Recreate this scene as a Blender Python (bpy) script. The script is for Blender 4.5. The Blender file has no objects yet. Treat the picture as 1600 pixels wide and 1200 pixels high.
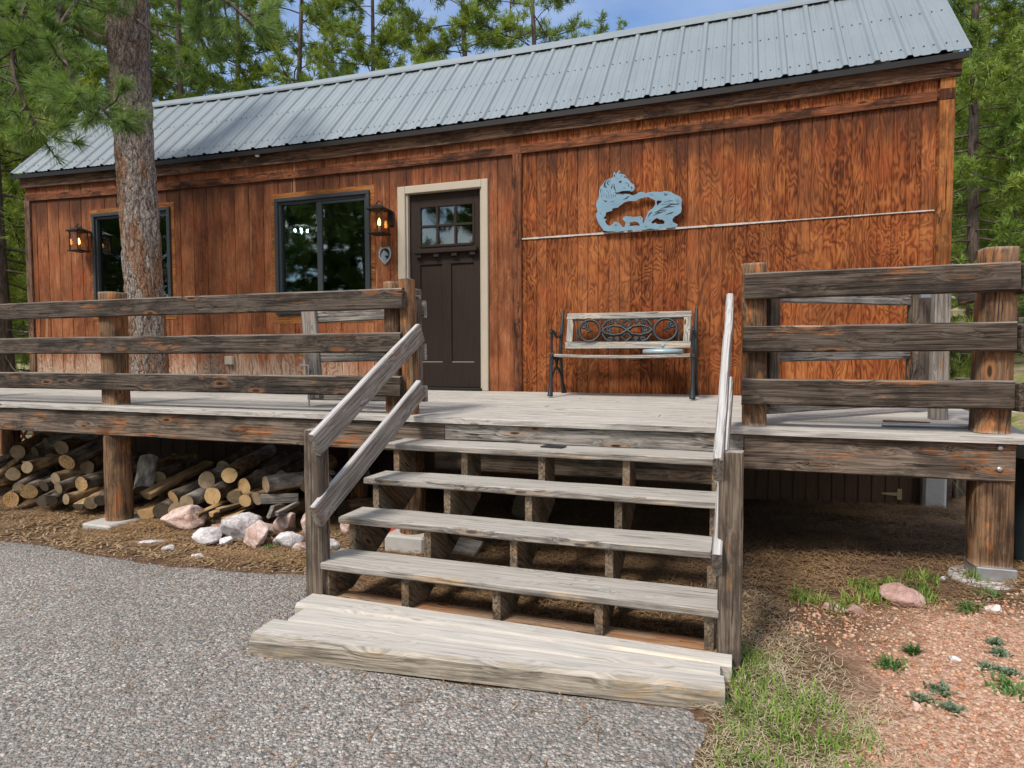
import bpy, bmesh, math, random
import numpy as np
from mathutils import Vector, Matrix, noise as mnoise
from mathutils.geometry import tessellate_polygon
R = random.Random(7)
NR = np.random.default_rng(11)
SC = bpy.context.scene
COL = SC.collection
rad = math.radians
# ------------------------------------------------------------------ camera
FPX = 1009.775
CAM = Vector((2.664, -6.107, 0.378))
_y, _p, _r = rad(-19.097), rad(2.698), rad(-0.141)
FW = Vector((math.sin(_y)*math.cos(_p), math.cos(_y)*math.cos(_p), -math.sin(_p)))
RI = Vector((math.cos(_y), -math.sin(_y), 0)); UP = RI.cross(FW)
RI, UP = RI*math.cos(_r)+UP*math.sin(_r), UP*math.cos(_r)-RI*math.sin(_r)
cam = bpy.data.cameras.new('camera'); cam.sensor_width = 36; cam.lens = 36*FPX/1600
cam.clip_start = .05; cam.clip_end = 2000
camo = bpy.data.objects.new('camera', cam); COL.objects.link(camo)
camo.matrix_world = Matrix(((RI.x, UP.x, -FW.x, CAM.x), (RI.y, UP.y, -FW.y, CAM.y), (RI.z, UP.z, -FW.z, CAM.z), (0, 0, 0, 1)))
SC.camera = camo
# ------------------------------------------------------------------ light
SUN_EL, SUN_AZ = rad(52), rad(205)      # azimuth clockwise from +y : sun behind the viewer, to the left
wd = bpy.data.worlds.new('World'); SC.world = wd; wd.use_nodes = True
nt = wd.node_tree; nt.nodes.clear()
def wn(t, **k):
    n = nt.nodes.new(t)
    for a, b in k.items(): setattr(n, a, b)
    return n
sky = wn('ShaderNodeTexSky', sky_type='NISHITA', sun_disc=False, sun_elevation=SUN_EL, sun_rotation=SUN_AZ, altitude=2600, air_density=1.2, dust_density=.3, ozone_density=3)
tc = wn('ShaderNodeTexCoord'); mp = wn('ShaderNodeMapping'); mp.inputs['Scale'].default_value = (1.3, 1.3, 3.2); mp.inputs['Location'].default_value = (2.1, .7, 1.3)
nz = wn('ShaderNodeTexNoise'); nz.inputs['Scale'].default_value = 1.9; nz.inputs['Detail'].default_value = 7; nz.inputs['Roughness'].default_value = .58
rp = wn('ShaderNodeValToRGB'); rp.color_ramp.elements[0].position = .40; rp.color_ramp.elements[1].position = .62
mx = wn('ShaderNodeMix', data_type='RGBA'); mx.inputs[7].default_value = (8.2, 8.0, 7.8, 1)
bg = wn('ShaderNodeBackground'); bg.inputs['Strength'].default_value = .105
wo = wn('ShaderNodeOutputWorld')
L = nt.links.new
sx_ = wn('ShaderNodeSeparateXYZ'); L(tc.outputs['Generated'], sx_.inputs[0])
mr_ = wn('ShaderNodeMapRange'); L(sx_.outputs[1], mr_.inputs[0]); mr_.inputs[1].default_value = .0; mr_.inputs[2].default_value = .55; mr_.inputs[3].default_value = 1.; mr_.inputs[4].default_value = .10
cm_ = wn('ShaderNodeMath', operation='MULTIPLY')
L(tc.outputs['Generated'], mp.inputs['Vector']); L(mp.outputs[0], nz.inputs['Vector']); L(nz.outputs['Fac'], rp.inputs[0])
L(rp.outputs[0], cm_.inputs[0]); L(mr_.outputs[0], cm_.inputs[1]); L(cm_.outputs[0], mx.inputs[0]); L(sky.outputs[0], mx.inputs[6]); L(mx.outputs[2], bg.inputs[0]); L(bg.outputs[0], wo.inputs[0])
sl = bpy.data.lights.new('sun', 'SUN'); sl.energy = 2.1; sl.angle = rad(14); sl.color = (1, .93, .84)
so = bpy.data.objects.new('sun', sl); COL.objects.link(so)
sd = Vector((math.sin(SUN_AZ)*math.cos(SUN_EL), math.cos(SUN_AZ)*math.cos(SUN_EL), math.sin(SUN_EL)))
so.rotation_euler = sd.to_track_quat('Z', 'Y').to_euler(); so.location = (0, -10, 12)
SC.view_settings.view_transform = 'Standard'; SC.view_settings.look = 'None'; SC.view_settings.gamma = 1
SC.view_settings.exposure = 1.05
SC.cycles.max_bounces = 8; SC.cycles.transparent_max_bounces = 12
# ------------------------------------------------------------------ measuring helpers: real planes seen from the photo's position
def ray(px, py): return FW*FPX + RI*(px-800) + UP*(600-py)
def at_y(px, py, y): d = ray(px, py); return CAM + d*((y-CAM.y)/d.y)
def at_z(px, py, z): d = ray(px, py); return CAM + d*((z-CAM.z)/d.z)
def at_d(px, py, dep): d = ray(px, py); return CAM + d*(dep/d.dot(FW))
# ground heights
GP = np.array([(-2.2,-2.06,-1.05),(3.95,-2.06,-.80),(3.4,0,-.92),(4.0,0,-.906),(.64,-3.8,-1.0),(2.65,-3.62,-.99),(1.5,-2.0,-1.0),(0,-1,-1.05),(-6,-2,-1.12),(-6,0.5,-1.05),(.5,-5.5,-1.04),(2.6,-6.1,-1.05),(-6,-6,-1.15),(5,-3.5,-.80),(6.5,-2,-.7),(6,0,-.8),(3.6,-3.7,-.92),(4,-6,-1.0),(6.5,-6,-.9),(1.5,.5,-1.0)])
def _U(r2): return np.where(r2 > 0, r2*np.log(r2+1e-12), 0)
_n = len(GP); _A = np.zeros((_n+3, _n+3))
_A[:_n, :_n] = _U(((GP[:, None, :2]-GP[None, :, :2])**2).sum(-1)) + np.eye(_n)*.3
_A[:_n, _n] = 1; _A[:_n, _n+1:] = GP[:, :2]; _A[_n:, :_n] = _A[:_n, _n:].T
_W = np.linalg.solve(_A, np.r_[GP[:, 2], 0, 0, 0])
def ground_np(x, y):
    x = np.asarray(x, float); y = np.asarray(y, float)
    cx = np.clip(x, -7.5, 7); cy = np.clip(y, -7, 1)
    h = _W[_n]+_W[_n+1]*cx+_W[_n+2]*cy
    for i in range(_n): h = h+_W[i]*_U((cx-GP[i, 0])**2+(cy-GP[i, 1])**2)
    dy = np.maximum(0, y-2.5); dx = np.maximum(0, x-7)
    h = h + 7*(1-np.exp(-dy/70))*(1+.5*np.tanh((x-1)/9)) + 5*(1-np.exp(-dx/45))
    h = h + .06*np.sin(x*.9+1.3)*np.sin(y*.7)*np.clip((np.abs(y+2)-5)/6, 0, 1)
    return h
def gz(x, y): return float(ground_np(x, y))
def at_g(px, py):
    d = ray(px, py).normalized(); t = .5
    while t < 60:
        q = CAM+d*t
        if q.z < gz(q.x, q.y): return q
        t += .02
    return CAM+d*60
# ------------------------------------------------------------------ object helpers
WM = {}
def tag(o, label=None, cat=None, group=None, kind=None):
    for k, v in (('label', label), ('category', cat), ('group', group), ('kind', kind)):
        if v: o[k] = v
    return o
def empty(name, loc, label, cat, group=None, rotz=0):
    o = bpy.data.objects.new(name, None); COL.objects.link(o); o.empty_display_size = .1
    o.location = loc; o.rotation_euler = (0, 0, rotz)
    WM[o.name] = Matrix.Translation(Vector(loc)) @ Matrix.Rotation(rotz, 4, 'Z')
    return tag(o, label, cat, group)
def link(name, me, parent=None, M=None, local=False):
    """me's vertices are in M's frame (world if None); local: M is relative to parent."""
    o = bpy.data.objects.new(name, me); COL.objects.link(o)
    M = M if M is not None else Matrix.Identity(4)
    if parent is not None:
        o.parent = parent
        if not local: o.matrix_parent_inverse = WM[parent.name].inverted()
        WM[o.name] = (WM[parent.name] @ M) if local else M
    else: WM[o.name] = M
    o.matrix_basis = M
    return o
def mesh(name, verts, faces, mats, mi=None, smooth=False):
    me = bpy.data.meshes.new(name)
    me.from_pydata([tuple(v) for v in verts], [], [tuple(f) for f in faces])
    for m in (mats if isinstance(mats, (list, tuple)) else [mats]): me.materials.append(m)
    if mi is not None: me.polygons.foreach_set('material_index', mi)
    if smooth: me.polygons.foreach_set('use_smooth', [True]*len(me.polygons))
    me.update(); return me
class MB:
    def __init__(s): s.v = []; s.f = []; s.m = []; s.sm = []
    def add(s, v, f, m=0, smooth=False):
        o = len(s.v); s.v += [tuple(p) for p in v]
        for q in f: s.f.append(tuple(i+o for i in q)); s.m.append(m); s.sm.append(smooth)
        return s
    def box(s, x0, x1, y0, y1, z0, z1, m=0):
        v = [(x, y, z) for x in (x0, x1) for y in (y0, y1) for z in (z0, z1)]
        return s.add(v, [(0, 1, 3, 2), (4, 6, 7, 5), (0, 4, 5, 1), (2, 3, 7, 6), (0, 2, 6, 4), (1, 5, 7, 3)], m)
    def cbox(s, x0, x1, y0, y1, z0, z1, c=.006, m=0):
        c = min(c, abs(x1-x0)*.45, abs(y1-y0)*.45, abs(z1-z0)*.45)
        bm = bmesh.new()
        for x in (x0, x1):
            for y in (y0, y1):
                for z in (z0, z1):
                    bm.verts.new((x, y, z))
        bm.verts.ensure_lookup_table(); vs = bm.verts
        for q in [(0, 1, 3, 2), (4, 6, 7, 5), (0, 4, 5, 1), (2, 3, 7, 6), (0, 2, 6, 4), (1, 5, 7, 3)]: bm.faces.new([vs[i] for i in q])
        bmesh.ops.bevel(bm, geom=list(bm.edges), offset=c, segments=1, affect='EDGES')
        bm.verts.index_update(); s.add([v.co for v in bm.verts], [[v.index for v in f.verts] for f in bm.faces], m); bm.free(); return s
    def tube(s, pts, rads, n=6, m=0, cap=True, smooth=True):
        pts = [Vector(p) for p in pts]
        if not hasattr(rads, '__len__'): rads = [rads]*len(pts)
        v = []; ref = None
        for i, p in enumerate(pts):
            t = (pts[min(i+1, len(pts)-1)]-pts[max(i-1, 0)])
            t = t.normalized() if t.length > 1e-9 else Vector((0, 0, 1))
            if ref is None: ref = t.orthogonal().normalized()
            ref = (ref-t*ref.dot(t)); ref = ref.normalized() if ref.length > 1e-6 else t.orthogonal().normalized()
            b = t.cross(ref)
            for k in range(n):
                a = 2*math.pi*k/n; v.append(p+(ref*math.cos(a)+b*math.sin(a))*rads[i])
        f = [(i*n+k, i*n+(k+1) % n, (i+1)*n+(k+1) % n, (i+1)*n+k) for i in range(len(pts)-1) for k in range(n)]
        s.add(v, f, m, smooth)
        if cap:
            s.add(v[:n], [tuple(range(n))[::-1]], m); s.add(v[-n:], [tuple(range(n))], m)
        return s
    def poly(s, loops, t, fn, m=0, mside=None):
        """flat outline(s) (2D loops, first outer, rest holes) given thickness t; fn(u, v, w) -> 3D"""
        L3 = [[Vector((a, b, 0)) for a, b in lp] for lp in loops]
        tri = tessellate_polygon(L3); flat = [p for lp in loops for p in lp]; n = len(flat)
        v = [fn(a, b, 0) for a, b in flat]+[fn(a, b, t) for a, b in flat]
        s.add(v, [q for q in tri]+[tuple(i+n for i in q[::-1]) for q in tri], m)
        k = 0
        for lp in loops:
            q = len(lp)
            s.add([v[k+i] for i in range(q)]+[v[n+k+i] for i in range(q)], [(i, (i+1) % q, q+(i+1) % q, q+i) for i in range(q)], m if mside is None else mside); k += q
        return s
    def revolve(s, prof, n=24, m=0, c=(0, 0, 0), smooth=True):
        v = [(c[0]+r*math.cos(2*math.pi*k/n), c[1]+r*math.sin(2*math.pi*k/n), c[2]+z) for r, z in prof for k in range(n)]
        f = [(i*n+k, i*n+(k+1) % n, (i+1)*n+(k+1) % n, (i+1)*n+k) for i in range(len(prof)-1) for k in range(n)]
        return s.add(v, f, m, smooth)
    def build(s, name, mats, parent=None, M=None, local=False, fix=True):
        me = mesh(name, s.v, s.f, mats, s.m)
        me.polygons.foreach_set('use_smooth', s.sm)
        if fix:
            bm = bmesh.new(); bm.from_mesh(me); bmesh.ops.recalc_face_normals(bm, faces=bm.faces); bm.to_mesh(me); bm.free()
        return link(name, me, parent, M, local)
def frame_from(p0, p1, up=(0, 0, 1)):
    p0, p1 = Vector(p0), Vector(p1); x = (p1-p0).normalized(); u = Vector(up)
    y = u.cross(x).normalized(); z = x.cross(y)
    c = (p0+p1)/2
    return Matrix(((x.x, y.x, z.x, c.x), (x.y, y.y, z.y, c.y), (x.z, y.z, z.z, c.z), (0, 0, 0, 1))), (p1-p0).length
def board(name, p0, p1, h, t, mat, parent=None, up=(0, 0, 1), ch=.007, wob=.003, step=.11, mat_end=None):
    """a sawn board: p0-p1 its centre line, h its height along up, t its thickness; worn edges"""
    M, ln = frame_from(p0, p1, up); n = max(2, int(ln/step)); prof = []
    a, b = t/2, h/2
    for sx, sy in ((1, 1), (-1, 1), (-1, -1), (1, -1)):
        if sx*sy > 0: prof += [(sx*a, sy*(b-ch)), (sx*(a-ch), sy*b)]
        else: prof += [(sx*(a-ch), sy*b), (sx*a, sy*(b-ch))]
    k = len(prof); v = []; sd_ = R.random()*100
    for i in range(n+1):
        x = -ln/2+ln*i/n
        for j, (yy, zz) in enumerate(prof):
            w = Vector((mnoise.noise((x*4+sd_, j*3.1, 0)), mnoise.noise((x*4+sd_, j*3.1, 7)), mnoise.noise((x*1.1+sd_, 0, 3))))*wob
            v.append((x+(R.uniform(-.004, .004) if i in (0, n) else 0), yy+w.x, zz+w.y+w.z*1.6))
    f = [(i*k+j, (i+1)*k+j, (i+1)*k+(j+1) % k, i*k+(j+1) % k) for i in range(n) for j in range(k)]
    mi = [0]*len(f); f += [tuple(range(k)), tuple(n*k+j for j in range(k))[::-1]]; mi += [1 if mat_end else 0]*2
    me = mesh(name, v, f, [mat]+([mat_end] if mat_end else []), mi)
    return link(name, me, parent, M)
def round_post(name, base, top, r, mat, parent=None, flat=False, mat_end=None, n=18, taper=1., wob=.06):
    M, ln = frame_from(base, top, (0, 1, 0)); m = 14; v = []; sd_ = R.random()*50
    for i in range(m+1):
        x = -ln/2+ln*i/m
        for k in range(n):
            a = 2*math.pi*k/n
            rr = r*(1+(taper-1)*i/m)*(1+wob*mnoise.noise((math.cos(a)*1.2+sd_, math.sin(a)*1.2, x*1.6))+.5*wob*mnoise.noise((math.cos(a)*3, math.sin(a)*3+sd_, x*4)))
            yy, zz = rr*math.cos(a), rr*math.sin(a)
            if flat: yy = max(-r*.82, min(r*.82, yy)); zz = max(-r*.88, min(r*.88, zz))
            v.append((x, yy, zz))
    v += [(ln/2-.008+.014, 0, 0)]
    f = [(i*n+k, i*n+(k+1) % n, (i+1)*n+(k+1) % n, (i+1)*n+k) for i in range(m) for k in range(n)]
    mi = [0]*len(f); f += [tuple(range(n))]+[(m*n+k, m*n+(k+1) % n, len(v)-1) for k in range(n)]; mi += [1 if mat_end else 0]*(n+1)
    me = mesh(name, v, f, [mat]+([mat_end] if mat_end else []), mi, smooth=True)
    return link(name, me, parent, M)
# ------------------------------------------------------------------ material helpers
class S:
    def __init__(s, name):
        s.mat = bpy.data.materials.new(name); s.mat.use_nodes = True; s.nt = s.mat.node_tree; s.nt.nodes.clear()
    def n(s, t, **k):
        x = s.nt.nodes.new(t)
        for a, b in k.items(): setattr(x, a, b)
        return x
    def put(s, sock, v):
        if v is None: return
        if hasattr(v, 'is_output') or isinstance(v, bpy.types.NodeSocket): s.nt.links.new(v, sock)
        else:
            if sock.type == 'RGBA' and len(v) == 3: v = (*v, 1)
            sock.default_value = v
    def obj(s): return s.n('ShaderNodeTexCoord').outputs['Object']
    def rnd(s): return s.n('ShaderNodeObjectInfo').outputs['Random']
    def pos(s): return s.n('ShaderNodeNewGeometry').outputs['Position']
    def map(s, v, sc=(1, 1, 1), loc=(0, 0, 0), rot=(0, 0, 0)):
        m = s.n('ShaderNodeMapping'); s.put(m.inputs[0], v); s.put(m.inputs['Scale'], sc); s.put(m.inputs['Location'], loc); s.put(m.inputs['Rotation'], rot); return m.outputs[0]
    def noise(s, v, sc, det=4, ro=.55, dist=0, col=False):
        m = s.n('ShaderNodeTexNoise'); s.put(m.inputs['Vector'], v)
        for k, x in (('Scale', sc), ('Detail', det), ('Roughness', ro), ('Distortion', dist)): s.put(m.inputs[k], x)
        return m.outputs['Color' if col else 'Fac']
    def vor(s, v, sc, feat='F1', out='Distance', rnd=1):
        m = s.n('ShaderNodeTexVoronoi', feature=feat); s.put(m.inputs['Vector'], v); s.put(m.inputs['Scale'], sc); s.put(m.inputs['Randomness'], rnd); return m.outputs[out]
    def ramp(s, f, pts, mode='LINEAR'):
        m = s.n('ShaderNodeValToRGB'); s.put(m.inputs[0], f); e = m.color_ramp; e.interpolation = mode
        while len(e.elements) < len(pts): e.elements.new(.5)
        for el, (p, c) in zip(e.elements, pts):
            el.position = p; el.color = (c, c, c, 1) if not hasattr(c, '__len__') else (*c, 1)
        return m.outputs[0]
    def mix(s, f, a, b, mode='MIX'):
        m = s.n('ShaderNodeMix', data_type='RGBA', blend_type=mode); s.put(m.inputs[0], f); s.put(m.inputs[6], a); s.put(m.inputs[7], b); return m.outputs[2]
    def m(s, op, a, b=None, c=None, clamp=False):
        x = s.n('ShaderNodeMath', operation=op, use_clamp=clamp)
        for i, q in enumerate((a, b, c)): s.put(x.inputs[i], q)
        return x.outputs[0]
    def va(s, a, b, op='ADD'):
        x = s.n('ShaderNodeVectorMath', operation=op); s.put(x.inputs[0], a); s.put(x.inputs[1], b); return x.outputs[0]
    def xyz(s, v): m = s.n('ShaderNodeSeparateXYZ'); s.put(m.inputs[0], v); return m.outputs
    def vec(s, x, y, z):
        m = s.n('ShaderNodeCombineXYZ')
        for i, q in enumerate((x, y, z)): s.put(m.inputs[i], q)
        return m.outputs[0]
    def sstep(s, v, a, b):
        m = s.n('ShaderNodeMapRange', interpolation_type='SMOOTHSTEP'); s.put(m.inputs[0], v); s.put(m.inputs[1], a); s.put(m.inputs[2], b); return m.outputs[0]
    def seeded(s):
        r = s.rnd(); return s.va(s.obj(), s.vec(s.m('MULTIPLY', r, 37.), s.m('MULTIPLY', r, 91.), s.m('MULTIPLY', r, 63.)))
    def bump(s, h, st=.5, d=.01, nrm=None):
        b = s.n('ShaderNodeBump'); s.put(b.inputs['Height'], h); s.put(b.inputs['Strength'], st); s.put(b.inputs['Distance'], d)
        if nrm is not None: s.put(b.inputs['Normal'], nrm)
        return b.outputs[0]
    def out(s, col, ro=.8, bump=None, metal=0, spec=.3, emit=None, es=0, sub=0, alpha=None):
        p = s.n('ShaderNodeBsdfPrincipled'); s.put(p.inputs['Base Color'], col); s.put(p.inputs['Roughness'], ro); s.put(p.inputs['Metallic'], metal); s.put(p.inputs['Specular IOR Level'], spec)
        if bump is not None: s.put(p.inputs['Normal'], bump)
        if emit is not None: s.put(p.inputs['Emission Color'], emit); s.put(p.inputs['Emission Strength'], es)
        o = s.n('ShaderNodeOutputMaterial'); s.nt.links.new(p.outputs[0], o.inputs[0]); return s.mat
def plain(name, col, ro=.6, metal=0, spec=.4, var=.15, sc=12, emit=None, es=0):
    s = S(name); v = s.seeded(); n = s.noise(v, sc, 5, .6)
    c = s.mix(n, tuple(x*(1-var) for x in col), tuple(min(1, x*(1+var)) for x in col))
    return s.out(c, s.m('MULTIPLY_ADD', n, .2, ro-.1), s.bump(s.noise(v, sc*6, 3), .12, .003), metal, spec, emit, es)
def wood(name, dark, mid, light, bare=(.36, .15, .05), bare_at=.64, stain=.6, cont=1., grey_top=None):
    """weathered timber, grain along local X"""
    s = S(name); v = s.seeded()
    warp = s.noise(s.map(v, (.9, 3.5, 3.5)), 1.3, 2, .5, col=True)
    kd = s.vor(s.map(s.va(v, s.map(warp, (.12, .05, .05))), (2.3, 7.5, 7.5)), 1.15)        # knots
    push = s.m('MULTIPLY', s.ramp(kd, [(.05, 1.), (.42, 0.)]), .035)
    vv = s.va(s.va(v, s.map(warp, (.16, .016, .016))), s.vec(0., push, push))
    g1 = s.noise(s.map(vv, (1.0, 34, 34)), 2.2, 8, .68)
    g2 = s.noise(s.map(vv, (2.4, 95, 95)), 1.6, 5, .7)
    x, y, z = s.xyz(vv)
    fld = s.m('ADD', s.m('MULTIPLY', s.m('ADD', y, z), 15.), s.m('MULTIPLY', s.noise(s.map(v, (.5, 4, 4)), 1.5, 2), 4.))
    ring = s.m('POWER', s.m('ABSOLUTE', s.m('SINE', s.m('MULTIPLY', fld, 6.283))), .6)
    t = s.m('ADD', s.m('MULTIPLY', g1, .66), s.m('ADD', s.m('MULTIPLY', g2, .34), s.m('MULTIPLY', ring, .08)))
    c = s.ramp(t, [(.42, dark), (.525, mid), (.635, light)])
    tone = s.noise(s.map(v, (.8, 2, 2)), 1.3, 4, .6)
    c = s.mix(s.m('MULTIPLY', s.ramp(tone, [(.40, 0.), (.66, 1.)]), .35), c, light)
    pm = s.m('ADD', s.noise(s.map(v, (1.5, 6, 6)), 1.5, 6, .7), s.m('MULTIPLY', s.m('SUBTRACT', g1, .5), .25))
    bm = s.ramp(pm, [(bare_at-.01, 0.), (bare_at+.035, 1.)])
    c = s.mix(s.m('MULTIPLY', bm, .85), c, s.mix(s.ramp(g1, [(.4, 0.), (.6, 1.)]), tuple(q*.5 for q in bare), tuple(min(1, q*1.45) for q in bare)))
    st = s.ramp(s.m('ADD', s.noise(s.va(s.map(v, (1.7, 4, 4)), (9, 3, 5)), 1.7, 6, .7), s.m('MULTIPLY', s.m('SUBTRACT', g2, .5), .2)), [(.40, 1.), (.53, 0.)])
    c = s.mix(s.m('MULTIPLY', st, stain), c, tuple(q*.45 for q in dark))
    halo = s.ramp(kd, [(.08, 0.), (.11, 1.), (.17, .8), (.24, 0.)]); c = s.mix(s.m('MULTIPLY', halo, .6*min(1, cont)), c, tuple(min(1, q*1.1) for q in bare))
    kn = s.ramp(kd, [(.07, 1.), (.10, 0.)]); c = s.mix(s.m('MULTIPLY', kn, .9*min(1, cont)), c, (.03, .014, .007))
    nl = s.ramp(s.vor(s.map(v, (4.6, 13, 13)), 1.0), [(.035, 1.), (.05, 0.)]); c = s.mix(s.m('MULTIPLY', nl, .8), c, (.02, .014, .011))
    cn = s.noise(s.map(vv, (.55, 26, 26)), 1.3, 3, .5)
    crack = s.ramp(s.m('ADD', s.m('ABSOLUTE', s.m('SUBTRACT', cn, .5)), s.m('MULTIPLY', s.ramp(s.noise(s.map(v, (1.2, 9, 9)), 1.4, 2), [(.46, 1.), (.56, 0.)]), .1)), [(.006, 1.), (.016, 0.)])
    c = s.mix(s.m('MULTIPLY', crack, .85*min(1, cont)), c, (.014, .010, .008))
    if grey_top:
        nz_ = s.xyz(s.n('ShaderNodeNewGeometry').outputs['Normal'])[2]
        c = s.mix(s.m('MULTIPLY', s.sstep(nz_, .5, .85), .85), c, s.mix(s.m('MULTIPLY', crack, .8*min(1, cont)), s.mix(s.ramp(t, [(.42, 0.), (.64, 1.)]), tuple(q*(1-.42*min(1, cont)) for q in grey_top), tuple(min(1, q*1.18) for q in grey_top)), (.02, .017, .014)))
    h = s.m('SUBTRACT', s.m('ADD', s.m('MULTIPLY', g1, 1.1), s.m('MULTIPLY', g2, .7)), s.m('ADD', s.m('MULTIPLY', crack, 1.5), s.m('MULTIPLY', kn, .3)))
    return s.out(c, .82, s.bump(h, .8*cont, .007), spec=.25)
M = {}
M['rail'] = wood('weathered_rail_timber', (.013, .009, .0065), (.046, .034, .025), (.125, .098, .076), bare=(.23, .10, .04), bare_at=.61, stain=.6, grey_top=(.24, .21, .18))
M['fascia'] = wood('fascia_timber', (.026, .019, .014), (.098, .072, .053), (.23, .18, .14), bare=(.27, .115, .045), bare_at=.575, stain=.6, grey_top=(.25, .22, .19))
M['post'] = wood('log_post_timber', (.028, .016, .009), (.115, .064, .034), (.235, .14, .078), bare=(.29, .11, .036), bare_at=.55, stain=.65, grey_top=(.42, .37, .30))
M['grey'] = wood('grey_board', (.06, .052, .045), (.19, .17, .148), (.36, .335, .30), bare=(.33, .2, .12), bare_at=.70, stain=.45)
M['handrail'] = wood('handrail_board', (.055, .045, .037), (.16, .135, .115), (.33, .30, .265), bare=(.30, .16, .08), bare_at=.60, stain=.3, grey_top=(.42, .41, .40), cont=.5)
M['stairpost'] = wood('stair_post_board', (.026, .018, .012), (.092, .068, .050), (.20, .158, .12), bare=(.22, .11, .05), bare_at=.62, stain=.5, grey_top=(.35, .32, .28))
M['tread'] = wood('tread_board', (.055, .047, .039), (.19, .17, .148), (.35, .32, .285), bare=(.36, .26, .165), bare_at=.585, stain=.35, grey_top=(.37, .345, .305), cont=.7)
M['stringer'] = wood('stringer_board', (.04, .027, .017), (.135, .095, .060), (.28, .22, .155), bare=(.27, .14, .06), bare_at=.6, stain=.55)
M['sole'] = wood('sole_plate_board', (.10, .055, .032), (.25, .15, .09), (.36, .25, .17), bare=(.36, .17, .08), bare_at=.55, stain=.35)
M['land'] = wood('landing_timber', (.22, .195, .16), (.39, .355, .305), (.52, .48, .42), bare=(.58, .46, .33), bare_at=.58, stain=.1, grey_top=(.43, .405, .365), cont=.45)
M['landface'] = wood('landing_face_timber', (.085, .07, .052), (.23, .195, .15), (.40, .35, .285), bare=(.38, .27, .15), bare_at=.6, stain=.35, grey_top=(.43, .405, .365), cont=.5)
M['deck'] = wood('deck_board', (.16, .145, .125), (.35, .325, .295), (.50, .475, .44), bare=(.44, .36, .27), bare_at=.72, stain=.22, grey_top=(.39, .362, .32), cont=.7)
M['trim'] = wood('cabin_trim', (.028, .010, .005), (.115, .036, .014), (.20, .072, .030), bare=(.26, .085, .026), bare_at=.62, stain=.8)
M['fascia_cabin'] = wood('eave_board', (.028, .014, .009), (.10, .048, .025), (.21, .13, .085), bare=(.28, .11, .04), bare_at=.66, stain=.7)
M['trim_bright'] = wood('cabin_corner_trim', (.10, .032, .008), (.24, .085, .020), (.36, .145, .042), bare=(.32, .10, .022), bare_at=.57, stain=.6)
M['benchwood'] = wood('bench_slat', (.11, .095, .08), (.27, .245, .21), (.40, .37, .325), bare=(.42, .34, .24), bare_at=.6, stain=.15)
M['iron'] = plain('dark_cast_iron', (.022, .028, .030), .5, .3, .5)
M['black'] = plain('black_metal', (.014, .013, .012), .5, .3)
M['frame'] = plain('window_frame_slate', (.028, .034, .037), .5, 0, .4, .08)
M['doorbrown'] = wood('door_leaf_stain', (.015, .0095, .007), (.021, .013, .0095), (.027, .017, .012), bare=(.025, .015, .011), bare_at=.8, stain=.1, cont=.2)
M['casing'] = plain('beige_paint', (.41, .355, .275), .6, 0, .3, .1, 5)
M['concrete'] = plain('concrete', (.40, .385, .36), .9, 0, .2, .28, 9)
M['galv'] = plain('galvanised_steel', (.42, .44, .46), .4, .8, .5, .2)
M['art'] = plain('blue_grey_sheet_metal', (.17, .27, .34), .5, .45, .5, .22, 9)
M['artline'] = plain('art_cut_line', (.02, .03, .04), .7)
M['lid'] = plain('pale_blue_enamel', (.30, .40, .44), .45, .3, .5, .1)
M['can'] = plain('dark_painted_steel', (.045, .065, .075), .45, .4, .5, .25)
M['rust'] = plain('rusty_steel', (.20, .085, .035), .85, .3, .3, .35, 20)
M['white'] = plain('white_plastic', (.75, .74, .70), .5)
M['flash'] = plain('white_flashing', (.46, .43, .39), .5, .2, .4, .35, 30)
M['orange'] = plain('orange_plastic', (.75, .07, .01), .5)
M['dark'] = plain('dark_interior', (.02, .018, .016), .9)
M['brass'] = plain('brass_hinge', (.42, .32, .17), .5, .6)
M['screw'] = plain('screw_head', (.04, .05, .06), .6)
M['cloth'] = plain('pale_canvas', (.55, .58, .6), .8)
def glass():
    s = S('window_glass'); t = s.n('ShaderNodeBsdfTransparent'); s.put(t.inputs[0], (.55, .62, .60)); g = s.n('ShaderNodeBsdfGlossy'); s.put(g.inputs['Color'], (.9, 1, 1)); s.put(g.inputs['Roughness'], .02)
    s.put(g.inputs['Normal'], s.bump(s.noise(s.obj(), 1.6, 1), .25, .02))
    fr = s.n('ShaderNodeFresnel'); s.put(fr.inputs[0], 1.55); f = s.m('ADD', fr.outputs[0], .05)
    m = s.n('ShaderNodeMixShader'); s.put(m.inputs[0], f); L_ = s.nt.links.new; L_(t.outputs[0], m.inputs[1]); L_(g.outputs[0], m.inputs[2])
    o = s.n('ShaderNodeOutputMaterial'); L_(m.outputs[0], o.inputs[0]); return s.mat
M['glass'] = glass()
def glowglass():
    s = S('amber_lantern_glass'); t = s.n('ShaderNodeBsdfTransparent'); s.put(t.inputs[0], (.97, .84, .66)); g = s.n('ShaderNodeBsdfGlossy'); s.put(g.inputs['Roughness'], .15)
    m = s.n('ShaderNodeMixShader'); s.put(m.inputs[0], .10); L_ = s.nt.links.new; L_(t.outputs[0], m.inputs[1]); L_(g.outputs[0], m.inputs[2])
    o = s.n('ShaderNodeOutputMaterial'); L_(m.outputs[0], o.inputs[0]); return s.mat
M['amber'] = glowglass()
def emis(name, col, st):
    s = S(name); e = s.n('ShaderNodeEmission'); s.put(e.inputs[0], (*col, 1)); s.put(e.inputs[1], st)
    o = s.n('ShaderNodeOutputMaterial'); s.nt.links.new(e.outputs[0], o.inputs[0]); return s.mat
M['flame'] = emis('warm_bulb', (1, .62, .28), 4.5); M['bulb'] = emis('cool_bulb', (.9, .95, 1), 8)
SPLIT = 0.60          # x where the wide-groove siding meets the narrow-groove siding
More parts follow.
